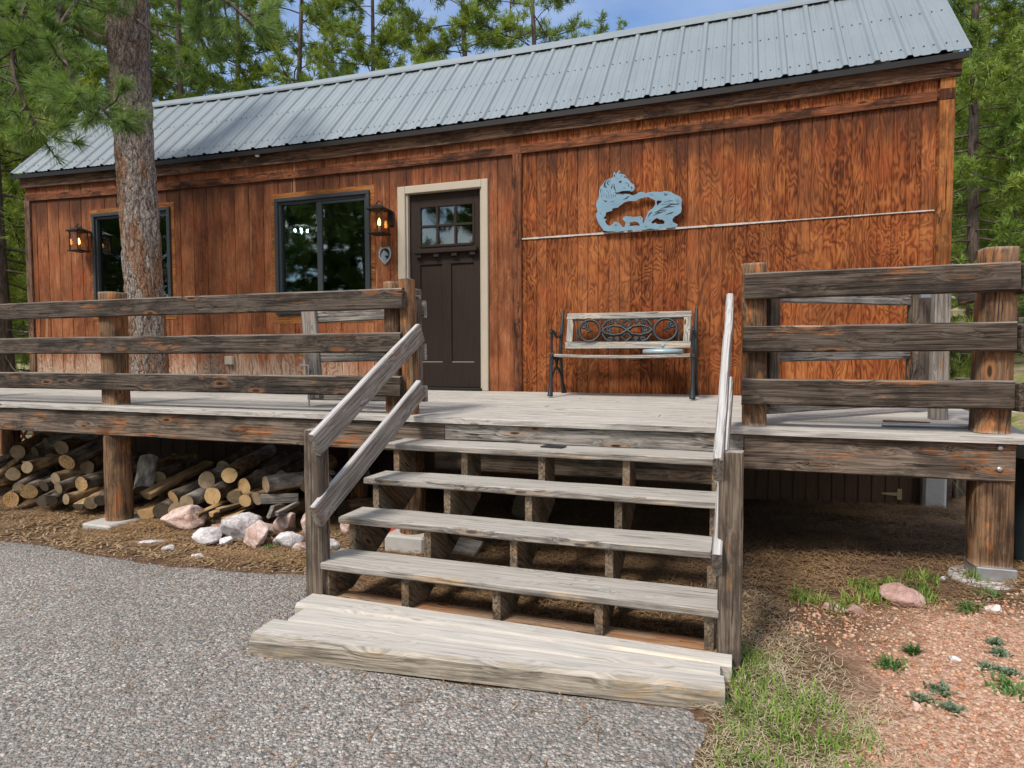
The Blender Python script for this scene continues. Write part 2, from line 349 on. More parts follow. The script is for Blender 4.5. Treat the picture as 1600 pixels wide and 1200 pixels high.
def siding():
    s = S('stained_plywood_siding'); p = s.obj(); x, y, z = s.xyz(p)
    right = s.m('GREATER_THAN', x, SPLIT)
    sp = s.m('ADD', .2032, s.m('MULTIPLY', right, -.1016))
    pid = s.m('FLOOR', s.m('DIVIDE', s.m('ADD', x, 6.30), sp))
    wn_ = s.n('ShaderNodeTexWhiteNoise', noise_dimensions='1D'); s.put(wn_.inputs['W'], pid); pr = wn_.outputs['Value']
    q = s.vec(x, s.m('MULTIPLY', pr, .35), z)
    # rotary-cut plywood figure: contour lines of a tall noise field
    fld = s.noise(s.map(q, (3.2, 1.2, .62)), 1.0, 4, .56, .35)
    fld2 = s.noise(s.map(q, (7, 3, 2.4)), 1.0, 2, .5, .4)
    fldB = s.noise(s.map(q, (2.4, 1.2, 1.25)), 1.0, 4, .55, .5); wsel = s.m('MULTIPLY', s.ramp(s.noise(s.map(q, (.9, 1, .8)), 1.3, 2), [(.47, 0.), (.60, .8)]), s.sstep(z, 1.6, 1.4))
    mf = s.n('ShaderNodeMix', data_type='FLOAT'); s.put(mf.inputs[0], wsel); s.put(mf.inputs[2], fld); s.put(mf.inputs[3], fldB); fld = mf.outputs[0]
    lines = s.m('ABSOLUTE', s.m('SINE', s.m('ADD', s.m('MULTIPLY', fld, 85.), s.m('MULTIPLY', fld2, 14.))))
    lines = s.m('POWER', lines, 1.3)
    g1 = s.noise(s.map(q, (45, 5, 2.2)), 1.6, 6, .62)
    g2 = s.noise(s.map(q, (160, 9, 7)), 1.2, 3, .6)
    big = s.noise(s.map(q, (1.1, 1, .75)), 1.5, 5, .6)
    mid_ = s.noise(s.map(q, (4.5, 2, 2.2)), 1.5, 5, .66)
    # left: matte rusty stain, right: lively orange figure
    tl = s.m('ADD', s.m('MULTIPLY', g1, .5), s.m('ADD', s.m('MULTIPLY', mid_, .45), s.m('MULTIPLY', lines, .06)))
    cl = s.ramp(tl, [(.34, (.055, .016, .006)), (.46, (.175, .057, .022)), (.58, (.29, .108, .046)), (.74, (.42, .20, .10))])
    sheet = s.n('ShaderNodeTexWhiteNoise', noise_dimensions='1D'); s.put(sheet.inputs['W'], s.m('ADD', s.m('FLOOR', s.m('DIVIDE', s.m('SUBTRACT', x, SPLIT), 1.22)), s.m('MULTIPLY', s.m('GREATER_THAN', z, 1.52), 7.)))
    tr = s.m('ADD', s.m('ADD', s.m('MULTIPLY', lines, .18), s.m('MULTIPLY', s.m('SUBTRACT', sheet.outputs['Value'], .5), .07)), s.m('ADD', s.m('ADD', s.m('MULTIPLY', g1, .34), s.m('MULTIPLY', g2, .16)), s.m('MULTIPLY', mid_, .40)))
    cr = s.ramp(tr, [(.345, (.020, .0045, .002)), (.45, (.088, .022, .006)), (.565, (.205, .056, .0145)), (.73, (.37, .135, .040))])
    c = s.mix(right, cl, cr)
    c = s.mix(s.m('MULTIPLY', s.m('SUBTRACT', pr, .5), .5), c, (.5, .2, .08))
    dk = s.ramp(s.noise(s.map(q, (2.6, 1, 1.1)), 1.4, 6, .7), [(.38, 1.), (.58, 0.)])
    c = s.mix(s.m('MULTIPLY', dk, .42), c, (.05, .014, .006))
    rd = s.ramp(s.noise(s.va(s.map(q, (2, 1, 1.7)), (3, 8, 1)), 1.8, 5, .6), [(.52, 0.), (.66, 1.)])
    c = s.mix(s.m('MULTIPLY', rd, .35), c, (.30, .065, .02))
    # soot-dark weathering with a ragged lower edge under the top trim
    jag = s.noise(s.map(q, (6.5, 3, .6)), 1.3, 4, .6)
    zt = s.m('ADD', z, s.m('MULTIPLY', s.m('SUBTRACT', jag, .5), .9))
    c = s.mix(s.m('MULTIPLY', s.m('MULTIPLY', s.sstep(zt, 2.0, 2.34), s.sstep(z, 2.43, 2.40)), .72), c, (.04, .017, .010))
    pale = s.ramp(s.noise(s.va(s.map(q, (7, 2, .55)), (4, 0, 2)), 1.2, 4, .6), [(.63, 0.), (.69, 1.)]); c = s.mix(s.m('MULTIPLY', s.m('MULTIPLY', pale, s.m('SUBTRACT', 1., right)), .55), c, (.42, .21, .11))
    # washed-out grey foot on the left half
    zb = s.m('ADD', z, s.m('MULTIPLY', s.m('SUBTRACT', s.noise(s.map(q, (9, 3, 1.5)), 1., 4, .6), .5), .75))
    ft = s.m('MULTIPLY', s.m('SUBTRACT', 1., s.sstep(zb, .12, .52)), s.m('SUBTRACT', 1., s.sstep(x, -1.6, -.9)))
    c = s.mix(s.m('MULTIPLY', ft, .8), c, s.mix(lines, (.27, .15, .085), (.48, .38, .29)))
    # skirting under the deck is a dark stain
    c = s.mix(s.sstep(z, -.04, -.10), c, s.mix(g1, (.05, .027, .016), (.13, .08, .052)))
    h = s.m('ADD', s.m('MULTIPLY', g1, .5), s.m('MULTIPLY', lines, .35))
    ro = s.m('MULTIPLY_ADD', mid_, .2, .62)
    return s.out(c, ro, s.bump(h, .6, .007), spec=.14)
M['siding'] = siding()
def roofmat():
    s = S('blue_grey_roof_steel'); v = s.obj(); n = s.noise(s.map(v, (2, 1, 1)), 1.5, 5, .6); f = s.noise(v, 40, 3)
    c = s.mix(n, (.20, .235, .25), (.25, .285, .30)); c = s.mix(s.m('MULTIPLY', s.ramp(s.noise(s.map(v, (9, .8, .8)), 1.3, 5, .65), [(.52, 0.), (.72, 1.)]), .35), c, (.19, .215, .215)); c = s.mix(s.m('MULTIPLY', s.ramp(f, [(.55, 0.), (.75, 1.)]), .12), c, (.40, .42, .41))
    return s.out(c, s.m('MULTIPLY_ADD', n, .15, .36), s.bump(s.noise(s.map(v, (6, .5, .5)), 2, 2), .05, .01), .25, .5)
M['roof'] = roofmat()
def barkmat(name, near=True):
    s = S(name); v = s.obj(); sc = 1.0
    x, y, z = s.xyz(v)
    w = s.noise(v, 7, 5, .65, col=True); vv = s.va(v, s.map(w, (.11, .11, .26)))
    d = s.vor(s.map(vv, (17, 17, 4.2)), 1.0, 'DISTANCE_TO_EDGE'); d2 = s.vor(s.map(vv, (46, 46, 15)), 1.0, 'DISTANCE_TO_EDGE')
    n = s.noise(s.map(v, (30, 30, 12)), 1.5, 6, .65); big = s.noise(s.map(v, (4.5, 4.5, 1.1)), 1.2, 4, .6)
    c = s.ramp(n, [(.34, (.15, .11, .085)), (.46, (.42, .34, .285)), (.60, (.64, .565, .50))])
    c = s.mix(s.m('MULTIPLY', s.ramp(big, [(.515, 0.), (.59, 1.)]), .75), c, s.mix(n, (.28, .11, .045), (.58, .29, .13)))
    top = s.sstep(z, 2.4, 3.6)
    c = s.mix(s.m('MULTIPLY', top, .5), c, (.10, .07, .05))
    c = s.mix(s.m('MULTIPLY', s.ramp(s.m('ADD', d, s.m('MULTIPLY', s.m('SUBTRACT', n, .5), .14)), [(.0, 1.), (.07, 0.)]), .8), c, (.05, .032, .024))
    c = s.mix(s.m('MULTIPLY', s.ramp(d2, [(.02, 1.), (.09, 0.)]), .5), c, (.06, .04, .03))
    h = s.m('ADD', s.m('MULTIPLY', s.ramp(d, [(0., 0.), (.22, 1.)]), 1.), s.m('ADD', s.m('MULTIPLY', s.ramp(d2, [(0., 0.), (.2, 1.)]), .35), s.m('MULTIPLY', n, .5)))
    return s.out(c, .9, s.bump(h, 1., .022), spec=.15)
M['bark'] = barkmat('pine_bark')
def farbark():
    s = S('far_pine_bark'); v = s.seeded(); n = s.noise(s.map(v, (10, 10, 2.5)), 2, 5, .6)
    return s.out(s.ramp(n, [(.3, (.035, .028, .024)), (.55, (.11, .085, .07)), (.75, (.20, .14, .10))]), .9, s.bump(n, .6, .03), spec=.1)
M['farbark'] = farbark()
def foliage(name, a, b, c3, bsc=1.1):
    s = S(name); r = s.rnd(); v = s.pos(); n = s.noise(v, bsc, 3, .6); f = s.noise(v, 14, 2, .6)
    t = s.m('ADD', s.m('MULTIPLY', n, .65), s.m('ADD', s.m('MULTIPLY', f, .4), s.m('MULTIPLY', s.m('SUBTRACT', r, .5), .16)))
    c = s.ramp(t, [(.36, a), (.54, b), (.72, c3)])
    d = s.n('ShaderNodeBsdfPrincipled'); s.put(d.inputs['Base Color'], c); s.put(d.inputs['Roughness'], .55); s.put(d.inputs['Specular IOR Level'], .35)
    tl = s.n('ShaderNodeBsdfTranslucent'); s.put(tl.inputs[0], s.mix(.5, c, (.20, .26, .03)))
    m = s.n('ShaderNodeMixShader'); s.put(m.inputs[0], .38); L_ = s.nt.links.new; L_(d.outputs[0], m.inputs[1]); L_(tl.outputs[0], m.inputs[2])
    o = s.n('ShaderNodeOutputMaterial'); L_(m.outputs[0], o.inputs[0]); return s.mat
M['needles'] = foliage('pine_needles', (.075, .125, .02), (.26, .35, .042), (.50, .55, .09))
M['needles_cool'] = foliage('cool_pine_needles', (.06, .11, .025), (.19, .29, .048), (.37, .45, .085))
M['needles_near'] = foliage('near_pine_needles', (.06, .125, .035), (.16, .27, .06), (.29, .40, .095), 3.)
M['grassblade'] = foliage('grass_blades', (.08, .15, .02), (.20, .33, .045), (.38, .48, .11), 6.)
M['drygrass'] = plain('dry_grass', (.42, .35, .225), .8, 0, .2, .4, 60)
M['sage'] = foliage('sage_leaves', (.10, .15, .09), (.17, .24, .15), (.26, .33, .23), 9.)
M['weed'] = foliage('weed_leaves', (.05, .12, .03), (.09, .20, .05), (.15, .29, .08), 9.)
def strawmat():
    s = S('pine_straw'); v = s.pos(); n = s.noise(v, 60, 2); b = s.noise(v, 1.6, 4)
    c = s.ramp(n, [(.3, (.13, .07, .03)), (.5, (.32, .19, .09)), (.7, (.55, .38, .21))]); c = s.mix(s.ramp(b, [(.4, 0.), (.6, .55)]), c, (.10, .065, .045), 'MIX')
    return s.out(c, .75, spec=.25)
M['straw'] = strawmat()
def groundmat():
    s = S('forest_soil'); p = s.pos(); x, y, z = s.xyz(p)
    e = s.noise(p, 1.5, 5, .6); ee = s.m('MULTIPLY', s.m('SUBTRACT', e, .5), 1.2)
    n1 = s.noise(p, 9, 6, .7); n2 = s.noise(p, 60, 5, .7)
    vc = s.vor(p, 75, out='Color'); vd = s.vor(p, 75); vs = s.xyz(vc)
    vc2 = s.vor(p, 160, out='Color'); v2 = s.xyz(vc2)
    soil = s.ramp(s.m('ADD', s.m('MULTIPLY', n1, .5), s.m('MULTIPLY', n2, .5)), [(.33, (.045, .027, .017)), (.5, (.125, .075, .045)), (.66, (.25, .165, .10))])
    gv = s.ramp(s.m('ADD', s.m('MULTIPLY', vs[0], .45), s.m('ADD', s.m('MULTIPLY', v2[1], .30), s.m('MULTIPLY', n1, .3))), [(.2, (.22, .115, .068)), (.5, (.41, .235, .155)), (.72, (.52, .345, .25)), (.95, (.62, .48, .39))])
    gv = s.mix(s.m('MULTIPLY', s.ramp(n1, [(.55, 0.), (.72, 1.)]), .5), gv, (.33, .25, .15))
    gx = s.sstep(s.m('ADD', x, s.m('ADD', ee, s.m('MULTIPLY', y, -.28))), 3.85, 4.25)
    gy = s.sstep(s.m('ADD', y, s.m('MULTIPLY', ee, .8)), -2.35, -2.75)
    gm = s.m('MULTIPLY', gx, gy)
    gm2 = s.m('MULTIPLY', s.sstep(s.m('ADD', x, ee), 4.2, 4.7), s.sstep(y, -1.2, -1.8))
    gm = s.m('MAXIMUM', gm, gm2)
    c = s.mix(gm, soil, gv)
    # far forest floor: pale grit with green patches
    far = s.sstep(y, 1.5, 3.5); fl = s.sstep(x, -6.2, -7.2); far = s.m('MAXIMUM', far, s.m('MULTIPLY', fl, s.sstep(y, -1.5, -.5)))
    fc = s.ramp(s.m('ADD', s.m('MULTIPLY', s.noise(p, .9, 5, .65), .6), s.m('MULTIPLY', n1, .4)), [(.38, (.10, .15, .03)), (.5, (.24, .20, .10)), (.62, (.42, .34, .25))])
    c = s.mix(far, c, fc)
    h = s.m('ADD', s.m('MULTIPLY', vd, -.6), s.m('ADD', n2, n1))
    return s.out(c, .95, s.bump(h, .9, .012), spec=.12)
M['ground'] = groundmat()
def asphaltmat():
    s = S('chip_seal_asphalt'); p = s.pos(); w = s.noise(p, 30, 2, col=True); q = s.va(p, s.map(w, (.012, .012, .012)))
    c1 = s.xyz(s.vor(q, 72, out='Color')); d1 = s.vor(q, 72); c2 = s.xyz(s.vor(q, 140, out='Color')); d2 = s.vor(q, 140)
    t = s.m('ADD', s.m('MULTIPLY', c1[0], .55), s.m('MULTIPLY', c2[0], .45)); big = s.noise(p, .9, 6, .6)
    c = s.ramp(t, [(.12, (.12, .112, .10)), (.38, (.27, .253, .226)), (.60, (.38, .356, .318)), (.78, (.50, .468, .42)), (.97, (.70, .655, .59))])
    c = s.mix(s.m('MULTIPLY', s.m('GREATER_THAN', c1[1], .84), .55), c, (.36, .23, .18))
    c = s.mix(s.m('MULTIPLY', s.m('GREATER_THAN', c1[2], .90), .6), c, (.05, .055, .06))
    c = s.mix(s.m('MULTIPLY', s.ramp(d1, [(.38, 0.), (.66, 1.)]), .5), c, (.10, .095, .088))
    c = s.mix(s.m('MULTIPLY', s.ramp(big, [(.38, 1.), (.62, 0.)]), .38), c, (.17, .157, .14))
    h = s.m('ADD', s.m('MULTIPLY', d1, -1.), s.m('MULTIPLY', d2, -.5))
    return s.out(c, .85, s.bump(h, 1., .010), spec=.3)
M['asphalt'] = asphaltmat()
def logbark(name, a, b, c3):
    s = S(name); v = s.seeded(); n = s.noise(s.map(v, (4, 16, 16)), 2, 6, .65); bl = s.noise(v, 9, 4, .6)
    c = s.ramp(s.m('ADD', s.m('MULTIPLY', n, .7), s.m('MULTIPLY', bl, .3)), [(.34, a), (.5, b), (.68, c3)])
    return s.out(c, .9, s.bump(n, .7, .01), spec=.15)
M['log_grey'] = logbark('grey_log_bark', (.10, .09, .08), (.34, .315, .28), (.62, .58, .52))
M['log_brown'] = logbark('brown_log_bark', (.07, .045, .026), (.26, .17, .09), (.50, .36, .21))
M['log_dark'] = logbark('dark_log_bark', (.035, .028, .023), (.13, .105, .082), (.30, .245, .19))
def logend(name, a, b, rim):
    s = S(name); v = s.obj(); x, y, z = s.xyz(v); w = s.noise(s.seeded(), 14, 3); r = s.m('SQRT', s.m('ADD', s.m('MULTIPLY', y, y), s.m('MULTIPLY', z, z)))
    rg = s.m('ABSOLUTE', s.m('SINE', s.m('ADD', s.m('MULTIPLY', r, 420.), s.m('MULTIPLY', w, 6.))))
    c = s.mix(s.m('MULTIPLY', rg, .7), a, b); c = s.mix(s.ramp(w, [(.45, 0.), (.75, .7)]), c, rim)
    an = s.m('ARCTAN2', y, z); ck = s.ramp(s.noise(s.vec(s.m('MULTIPLY', an, 2.), s.m('MULTIPLY', r, 3.), s.m('MULTIPLY', s.rnd(), 40.)), 3, 2), [(.30, 1.), (.36, 0.)])
    c = s.mix(s.m('MULTIPLY', ck, .6), c, (.05, .03, .015))
    return s.out(c, .8, s.bump(rg, .2, .003), spec=.2)
M['end_fresh'] = logend('fresh_cut_end', (.40, .26, .115), (.54, .37, .185), (.25, .15, .07))
M['end_old'] = logend('old_cut_end', (.20, .145, .085), (.35, .265, .165), (.09, .067, .047))
M['end_dark'] = logend('dark_cut_end', (.05, .04, .03), (.11, .085, .06), (.03, .025, .02))
M['split'] = wood('split_wood_face', (.10, .06, .028), (.33, .20, .085), (.50, .35, .18), bare=(.48, .24, .07), bare_at=.55, stain=.4)
M['post_end'] = logend('bleached_post_top', (.34, .29, .23), (.50, .45, .39), (.24, .19, .14))
def rockmat(name, a, b, c3):
    s = S(name); v = s.seeded(); n = s.noise(v, 5, 6, .65); f = s.noise(v, 26, 5, .7)
    c = s.ramp(s.m('ADD', s.m('MULTIPLY', n, .6), s.m('MULTIPLY', f, .4)), [(.36, a), (.5, b), (.64, c3)])
    c = s.mix(s.m('MULTIPLY', s.ramp(s.vor(v, 12, 'DISTANCE_TO_EDGE'), [(0., 1.), (.05, 0.)]), .45), c, (.12, .08, .07))
    return s.out(c, .75, s.bump(s.m('ADD', n, f), .8, .02), spec=.35)
M['rock'] = rockmat('pink_quartz', (.38, .20, .14), (.62, .46, .40), (.78, .72, .68))
M['rock_white'] = rockmat('white_quartz', (.30, .27, .27), (.58, .55, .55), (.78, .77, .77))
M['rock_red'] = rockmat('red_granite', (.25, .13, .10), (.42, .26, .22), (.52, .38, .33))
M['rock_brown'] = rockmat('brown_stone', (.10, .075, .05), (.22, .16, .10), (.33, .26, .17))

# ================================================================== SETTING
def axis(lo, hi, a, b, st, g=1.16):
    c = list(np.arange(a, b+1e-6, st)); d = st; x = b
    while x < hi: d *= g; x += d; c.append(x)
    d = st; x = a
    while x > lo: d *= g; x -= d; c.insert(0, x)
    return np.array(c)
gx = axis(-160, 160, -7.0, 6.2, .055); gy = axis(-60, 220, -5.6, 1.0, .055)
GXX, GYY = np.meshgrid(gx, gy)
GZ = ground_np(GXX, GYY)
near = (GXX > -7.2) & (GXX < 6.4) & (GYY > -5.7) & (GYY < 1.1)
fz = np.zeros_like(GZ)
for j, i in zip(*np.nonzero(near)):
    p = (GXX[j, i], GYY[j, i], 0)
    fz[j, i] = .022*mnoise.noise((p[0]*2.3, p[1]*2.3, 0))+.012*mnoise.noise((p[0]*7, p[1]*7, 5))
# asphalt outline in plan (driveway edge by the cabin, then out past the viewer)
AE = [(-9, -2.55), (-5, -2.66), (-3.5, -2.70), (-2.71, -2.73), (-2.31, -2.71), (-1.76, -2.78), (-1.24, -2.80), (-.78, -2.81), (-.34, -2.77), (.1, -2.71), (.34, -2.76), (.42, -3.05), (.5, -3.4), (1.0, -3.68), (2.0, -3.6), (2.5, -3.56), (2.6, -3.66), (2.57, -3.79), (2.56, -3.93), (2.6, -4.4), (2.7, -6), (2.9, -9)]
AEx = np.array([a for a, b in AE]); AEy = np.array([b for a, b in AE])
AP = AE+[(3.0, -14), (-14, -14), (-14, -2.5)]
def in_poly(x, y, P):
    c = False; n = len(P)
    for i in range(n):
        (x0, y0), (x1, y1) = P[i], P[i-1]
        if (y0 > y) != (y1 > y) and x < (x1-x0)*(y-y0)/(y1-y0)+x0: c = not c
    return c
inA = np.zeros_like(near)
for j in range(len(gy)):
    if gy[j] > -2.3: break
    for i in range(len(gx)):
        if -14.5 < gx[i] < 3.2: inA[j, i] = in_poly(gx[i], gy[j], AP)
fz[inA] = -.012
GZ = GZ+fz
def gzf(x, y):
    i = int(np.clip(np.searchsorted(gx, x), 1, len(gx)-1)); j = int(np.clip(np.searchsorted(gy, y), 1, len(gy)-1))
    u = (x-gx[i-1])/(gx[i]-gx[i-1]); v = (y-gy[j-1])/(gy[j]-gy[j-1])
    u = min(1, max(0, u)); v = min(1, max(0, v))
    return float((GZ[j-1, i-1]*(1-u)+GZ[j-1, i]*u)*(1-v)+(GZ[j, i-1]*(1-u)+GZ[j, i]*u)*v)
nx, ny = len(gx), len(gy)
gv = np.stack([GXX.ravel(), GYY.ravel(), GZ.ravel()], 1)
ii, jj = np.meshgrid(np.arange(nx-1), np.arange(ny-1)); b0 = (jj*nx+ii).ravel()
gf = np.stack([b0, b0+1, b0+nx+1, b0+nx], 1)
def fast_mesh(name, v, f, mats, smooth=False):
    me = bpy.data.meshes.new(name); k = f.shape[1]
    me.vertices.add(len(v)); me.vertices.foreach_set('co', np.ascontiguousarray(v, dtype=np.float32).ravel())
    me.loops.add(f.size); me.loops.foreach_set('vertex_index', np.ascontiguousarray(f, dtype=np.int32).ravel())
    me.polygons.add(len(f)); me.polygons.foreach_set('loop_start', np.arange(0, f.size, k, dtype=np.int32))
    for m_ in (mats if isinstance(mats, (list, tuple)) else [mats]): me.materials.append(m_)
    if smooth: me.polygons.foreach_set('use_smooth', np.ones(len(f), bool))
    me.update(calc_edges=True); return me
tag(link('ground', fast_mesh('ground', gv, gf, M['ground'], True)), kind='structure')
# asphalt sheet, ragged edge
def ragged(P, st=.05, amp=.03):
    o = []
    for (x0, y0), (x1, y1) in zip(P[:-1], P[1:]):
        n = max(1, int(math.hypot(x1-x0, y1-y0)/st))
        for k in range(n):
            t = k/n; x = x0+(x1-x0)*t; y = y0+(y1-y0)*t
            d = amp*(mnoise.noise((x*4, y*4, 2))+.6*mnoise.noise((x*13, y*13, 4)))
            o.append((x+d*.6, y+d))
    return o+[P[-1]]
edge = ragged(AE)
from mathutils.geometry import delaunay_2d_cdt
ringp = edge+[(3.0, -14), (-14, -14), (-14, -2.5)]
ne = len(ringp); inner = []
exy = np.array(edge)
for x in np.concatenate([np.arange(-14, -4, .5), np.arange(-4, 3.0, .09)]):
    for y in np.concatenate([np.arange(-14, -5.2, .5), np.arange(-5.2, -2.4, .09)]):
        if in_poly(x, y, ringp) and ((exy-[x, y])**2).sum(1).min() > .0036: inner.append((x, y))
V2, E2, F2 = delaunay_2d_cdt([Vector(p) for p in ringp+inner], [(i, (i+1) % ne) for i in range(ne)], [], 1, 1e-5)[:3]
av = []
for p in V2:
    de = math.sqrt(((exy-[p.x, p.y])**2).sum(1).min()); l = -.010+.022*min(1, (de/.06)**.5)
    av.append((p.x, p.y, gz(p.x, p.y)+l+.004*mnoise.noise((p.x*3, p.y*3, 1))))
ab = MB(); ab.add(av, F2, 0, True)
ao = ab.build('asphalt_driveway', M['asphalt'], fix=False); tag(ao, kind='structure')
# ================================================================== CABIN
XL, XR = -6.29, 4.284
def lerp_tab(t, x):
    xs = [a for a, b in t]; return float(np.interp(x, xs, [b for a, b in t]))
def eave_z(x):      # the eave has a slight sag
    u = (x-XL)/(XR-XL); return 2.748-.023*u-.30*u*(1-u)
def ridge_z(x):
    return lerp_tab([(-6.6, 3.885), (-5.1, 3.835), (-3.6, 3.79), (-2.3, 3.767), (-.5, 3.757), (1, 3.757), (2.9, 3.775), (4.5, 3.80)], x)
EY, RY = -.12, .94; HY = 3.4    # eave line, roof break, back wall
cabin = empty('cabin', (XL, 0, -.95), 'long rust-brown plywood cabin with grey ribbed metal roof above the deck', 'cabin')
def W(px, py): p = at_y(px, py, 0); return p.x, p.z
dz0, dz1 = .0, at_y(754, 295, 0).z
cx0 = W(623.5, 400)[0]; cx1 = W(763.5, 400)[0]; ctop = W(763, 279.7)[1]; cbot = .0
w2 = (W(432, 400)[0], W(579.5, 400)[0], W(440, 492)[1], W(579, 297)[1])
w1 = (W(147.5, 400)[0], W(268.5, 400)[0], W(200, 488)[1], W(268, 323)[1])
opens = [(cx0, cx1, cbot, ctop), w1, w2]
xs = sorted({XL, XR, SPLIT, *[a for o in opens for a in o[:2]]})
wall = MB()
def panel(x0, x1, z0, zt0):
    """grooved sheet from z0 up to zt0(x)"""
    sp = .1016 if x0 >= SPLIT-.001 else .2032; base = -6.30
    cuts = [x0]; k = math.ceil((x0-base)/sp)
    prof = [(x0, 0)]
    while base+k*sp < x1:
        g = base+k*sp
        if g-.006 > x0+.002 and g+.006 < x1-.002: prof += [(g-.006, 0), (g-.004, .007), (g+.004, .007), (g+.006, 0)]
        k += 1
    prof.append((x1, 0)); n = len(prof)
    top = [zt0(x) for x, _ in prof]
    wall.add([(x, y, z0) for x, y in prof]+[(x, y, t) for (x, y), t in zip(prof, top)], [(i, i+1, n+i+1, n+i) for i in range(n-1)])
for x0, x1 in zip(xs[:-1], xs[1:]):
    op = [o for o in opens if o[0]-1e-6 <= x0 and x1 <= o[1]+1e-6]
    up = lambda x: eave_z(x)-.01
    if op:
        o = op[0]; panel(x0, x1, o[3], up); panel(x0, x1, -.93, lambda x, o=o: o[2])
        for a, b, c, d in ((x0, x0, o[2], o[3]), (x1, x1, o[2], o[3])): wall.add([(a, 0, c), (a, .09, c), (a, .09, d), (a, 0, d)], [(0, 1, 2, 3)])
    else: panel(x0, x1, -.93, up)
# gable ends and back
for X in (XL, XR):
    e, r = eave_z(X)-.02, ridge_z(X)-.06
    wall.add([(X, 0, -.93), (X, HY, -.93), (X, HY, e), (X, HY-1.0, r), (X, RY, r), (X, 0, e)], [(0, 1, 2, 3, 4, 5)])
wall.add([(XL, HY, -.93), (XR, HY, -.93), (XR, HY, 2.7), (XL, HY, 2.7)], [(0, 1, 2, 3)])
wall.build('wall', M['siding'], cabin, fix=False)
inn = MB(); inn.box(XL+.05, XR-.05, .10, 2.6, -.02, 0.0); inn.box(XL+.05, XR-.05, 2.55, 2.6, 0, 2.3); inn.box(XL+.05, XR-.05, .1, 2.6, 2.3, 2.34)
for X in (XL+.06, -5.5, -.7, .35, XR-.1): inn.box(X, X+.04, .1, 2.55, .001, 2.299)
inn.build('interior_wall', M['dark'], cabin)
# trim boards following the eave sag
def strip(name, mat, x0, x1, o0, o1, y0, y1, n=24):
    k = MB(); v = []
    for i in range(n+1):
        x = x0+(x1-x0)*i/n; e = eave_z(x)
        v += [(x, y0, e+o0), (x, y0, e+o1), (x, y1, e+o1), (x, y1, e+o0)]
    f = [(i*4+j, (i+1)*4+j, (i+1)*4+(j+1) % 4, i*4+(j+1) % 4) for i in range(n) for j in range(4)]+[(0, 1, 2, 3), (n*4+3, n*4+2, n*4+1, n*4)]
    c = Vector(((x0+x1)/2, (y0+y1)/2, eave_z((x0+x1)/2)+(o0+o1)/2)); k.add([Vector(p)-c for p in v], f)
    return k.build(name, mat, cabin, Matrix.Translation(c))
strip('eave_board', M['fascia_cabin'], XL-.03, SPLIT-.02, -.165, -.02, -.045, -.004)
strip('eave_board', M['fascia_cabin'], SPLIT-.017, XR+.03, -.165, -.02, -.046, -.004)
strip('trim_board', M['trim'], XL+.02, SPLIT+.05, -.335, -.255, -.024, -.003)
strip('trim_board', M['trim'], SPLIT+.052, XR-.13, -.335, -.255, -.025, -.003)
strip('eave_shade_strip', M['black'], XL-.08, XR+.06, -.062, -.012, -.112, -.095)  # black strip standing in for the shade under the roof edge
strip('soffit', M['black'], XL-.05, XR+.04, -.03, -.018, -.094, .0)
def vboard(name, mat, x, z0, z1, w, t, parent=cabin, yb=-.002):
    return board(name, (x, yb-t/2, z0), (x, yb-t/2, z1), w, t, mat, parent, up=(1, 0, 0), wob=.001, ch=.003)
vboard('center_batten', M['trim'], SPLIT+.012, -.0, eave_z(SPLIT)-.337, .095, .022)
vboard('corner_board', M['trim_bright'], XR-.055, 0.0, eave_z(XR)-.336, .105, .024)
vboard('corner_board', M['trim_bright'], XR-.055, eave_z(XR)-.251, eave_z(XR)-.168, .105, .024)
vboard('corner_board', M['trim'], XR-.055, eave_z(XR)-.334, eave_z(XR)-.254, .105, .027)
vboard('corner_board', M['fascia_cabin'], XL+.05, -.25, eave_z(XL)-.337, .10, .024)
# white Z flashing between the two sheets
pf0, pf1 = at_y(815, 373.5, -.006), at_y(1460, 328.5, -.006)
fl = MB(); n = 60
for i in range(n):
    a = pf0+(pf1-pf0)*(i/n); b = pf0+(pf1-pf0)*((i+.985)/n); w = .0075*(.75+.5*R.random()); 
    if i > 40: w *= .6
    fl.box(a.x, b.x, -.011, -.002, a.z-w, a.z+w)
fl.build('flashing', M['flash'], cabin)
# ---- roof
roof = MB(); px_ = []; x = XL-.10; xe = XR+.075; rib = .2286
prof = [(x, 0)]; k = 0
while True:
    c = XL-.06+k*rib
    if c > xe-.02: break
    if c-.03 > x: prof += [(c-.030, 0), (c-.015, .019), (c+.015, .019), (c+.030, 0)]
    for q in (.31, .69):
        m_ = c+rib*q
        if m_+.02 < xe: prof += [(m_-.016, 0), (m_-.009, .004), (m_+.009, .004), (m_+.016, 0)]
    k += 1
prof.append((xe, 0)); prof.sort()
n = len(prof); nrm = Vector((0, -.72, .69)); rv = []
NS = 5
for i in range(NS+1):
    t = i/NS
    for x, h in prof:
        y = EY+(RY-EY)*t; z = eave_z(x)+(ridge_z(x)-eave_z(x))*t
        rv.append((x, y-h*.72, z+h*.69))
roof.add(rv, [(j*n+i, j*n+i+1, (j+1)*n+i+1, (j+1)*n+i) for j in range(NS) for i in range(n-1)])
roof.add([(xe, EY, eave_z(xe)), (xe, RY, ridge_z(xe)), (xe, RY, ridge_z(xe)-.05), (xe, EY, eave_z(xe)-.05)], [(0, 1, 2, 3)])
xl = prof[0][0]; roof.add([(xl, EY, eave_z(xl)), (xl, RY, ridge_z(xl)), (xl, RY, ridge_z(xl)-.05), (xl, EY, eave_z(xl)-.05)], [(0, 1, 2, 3)])
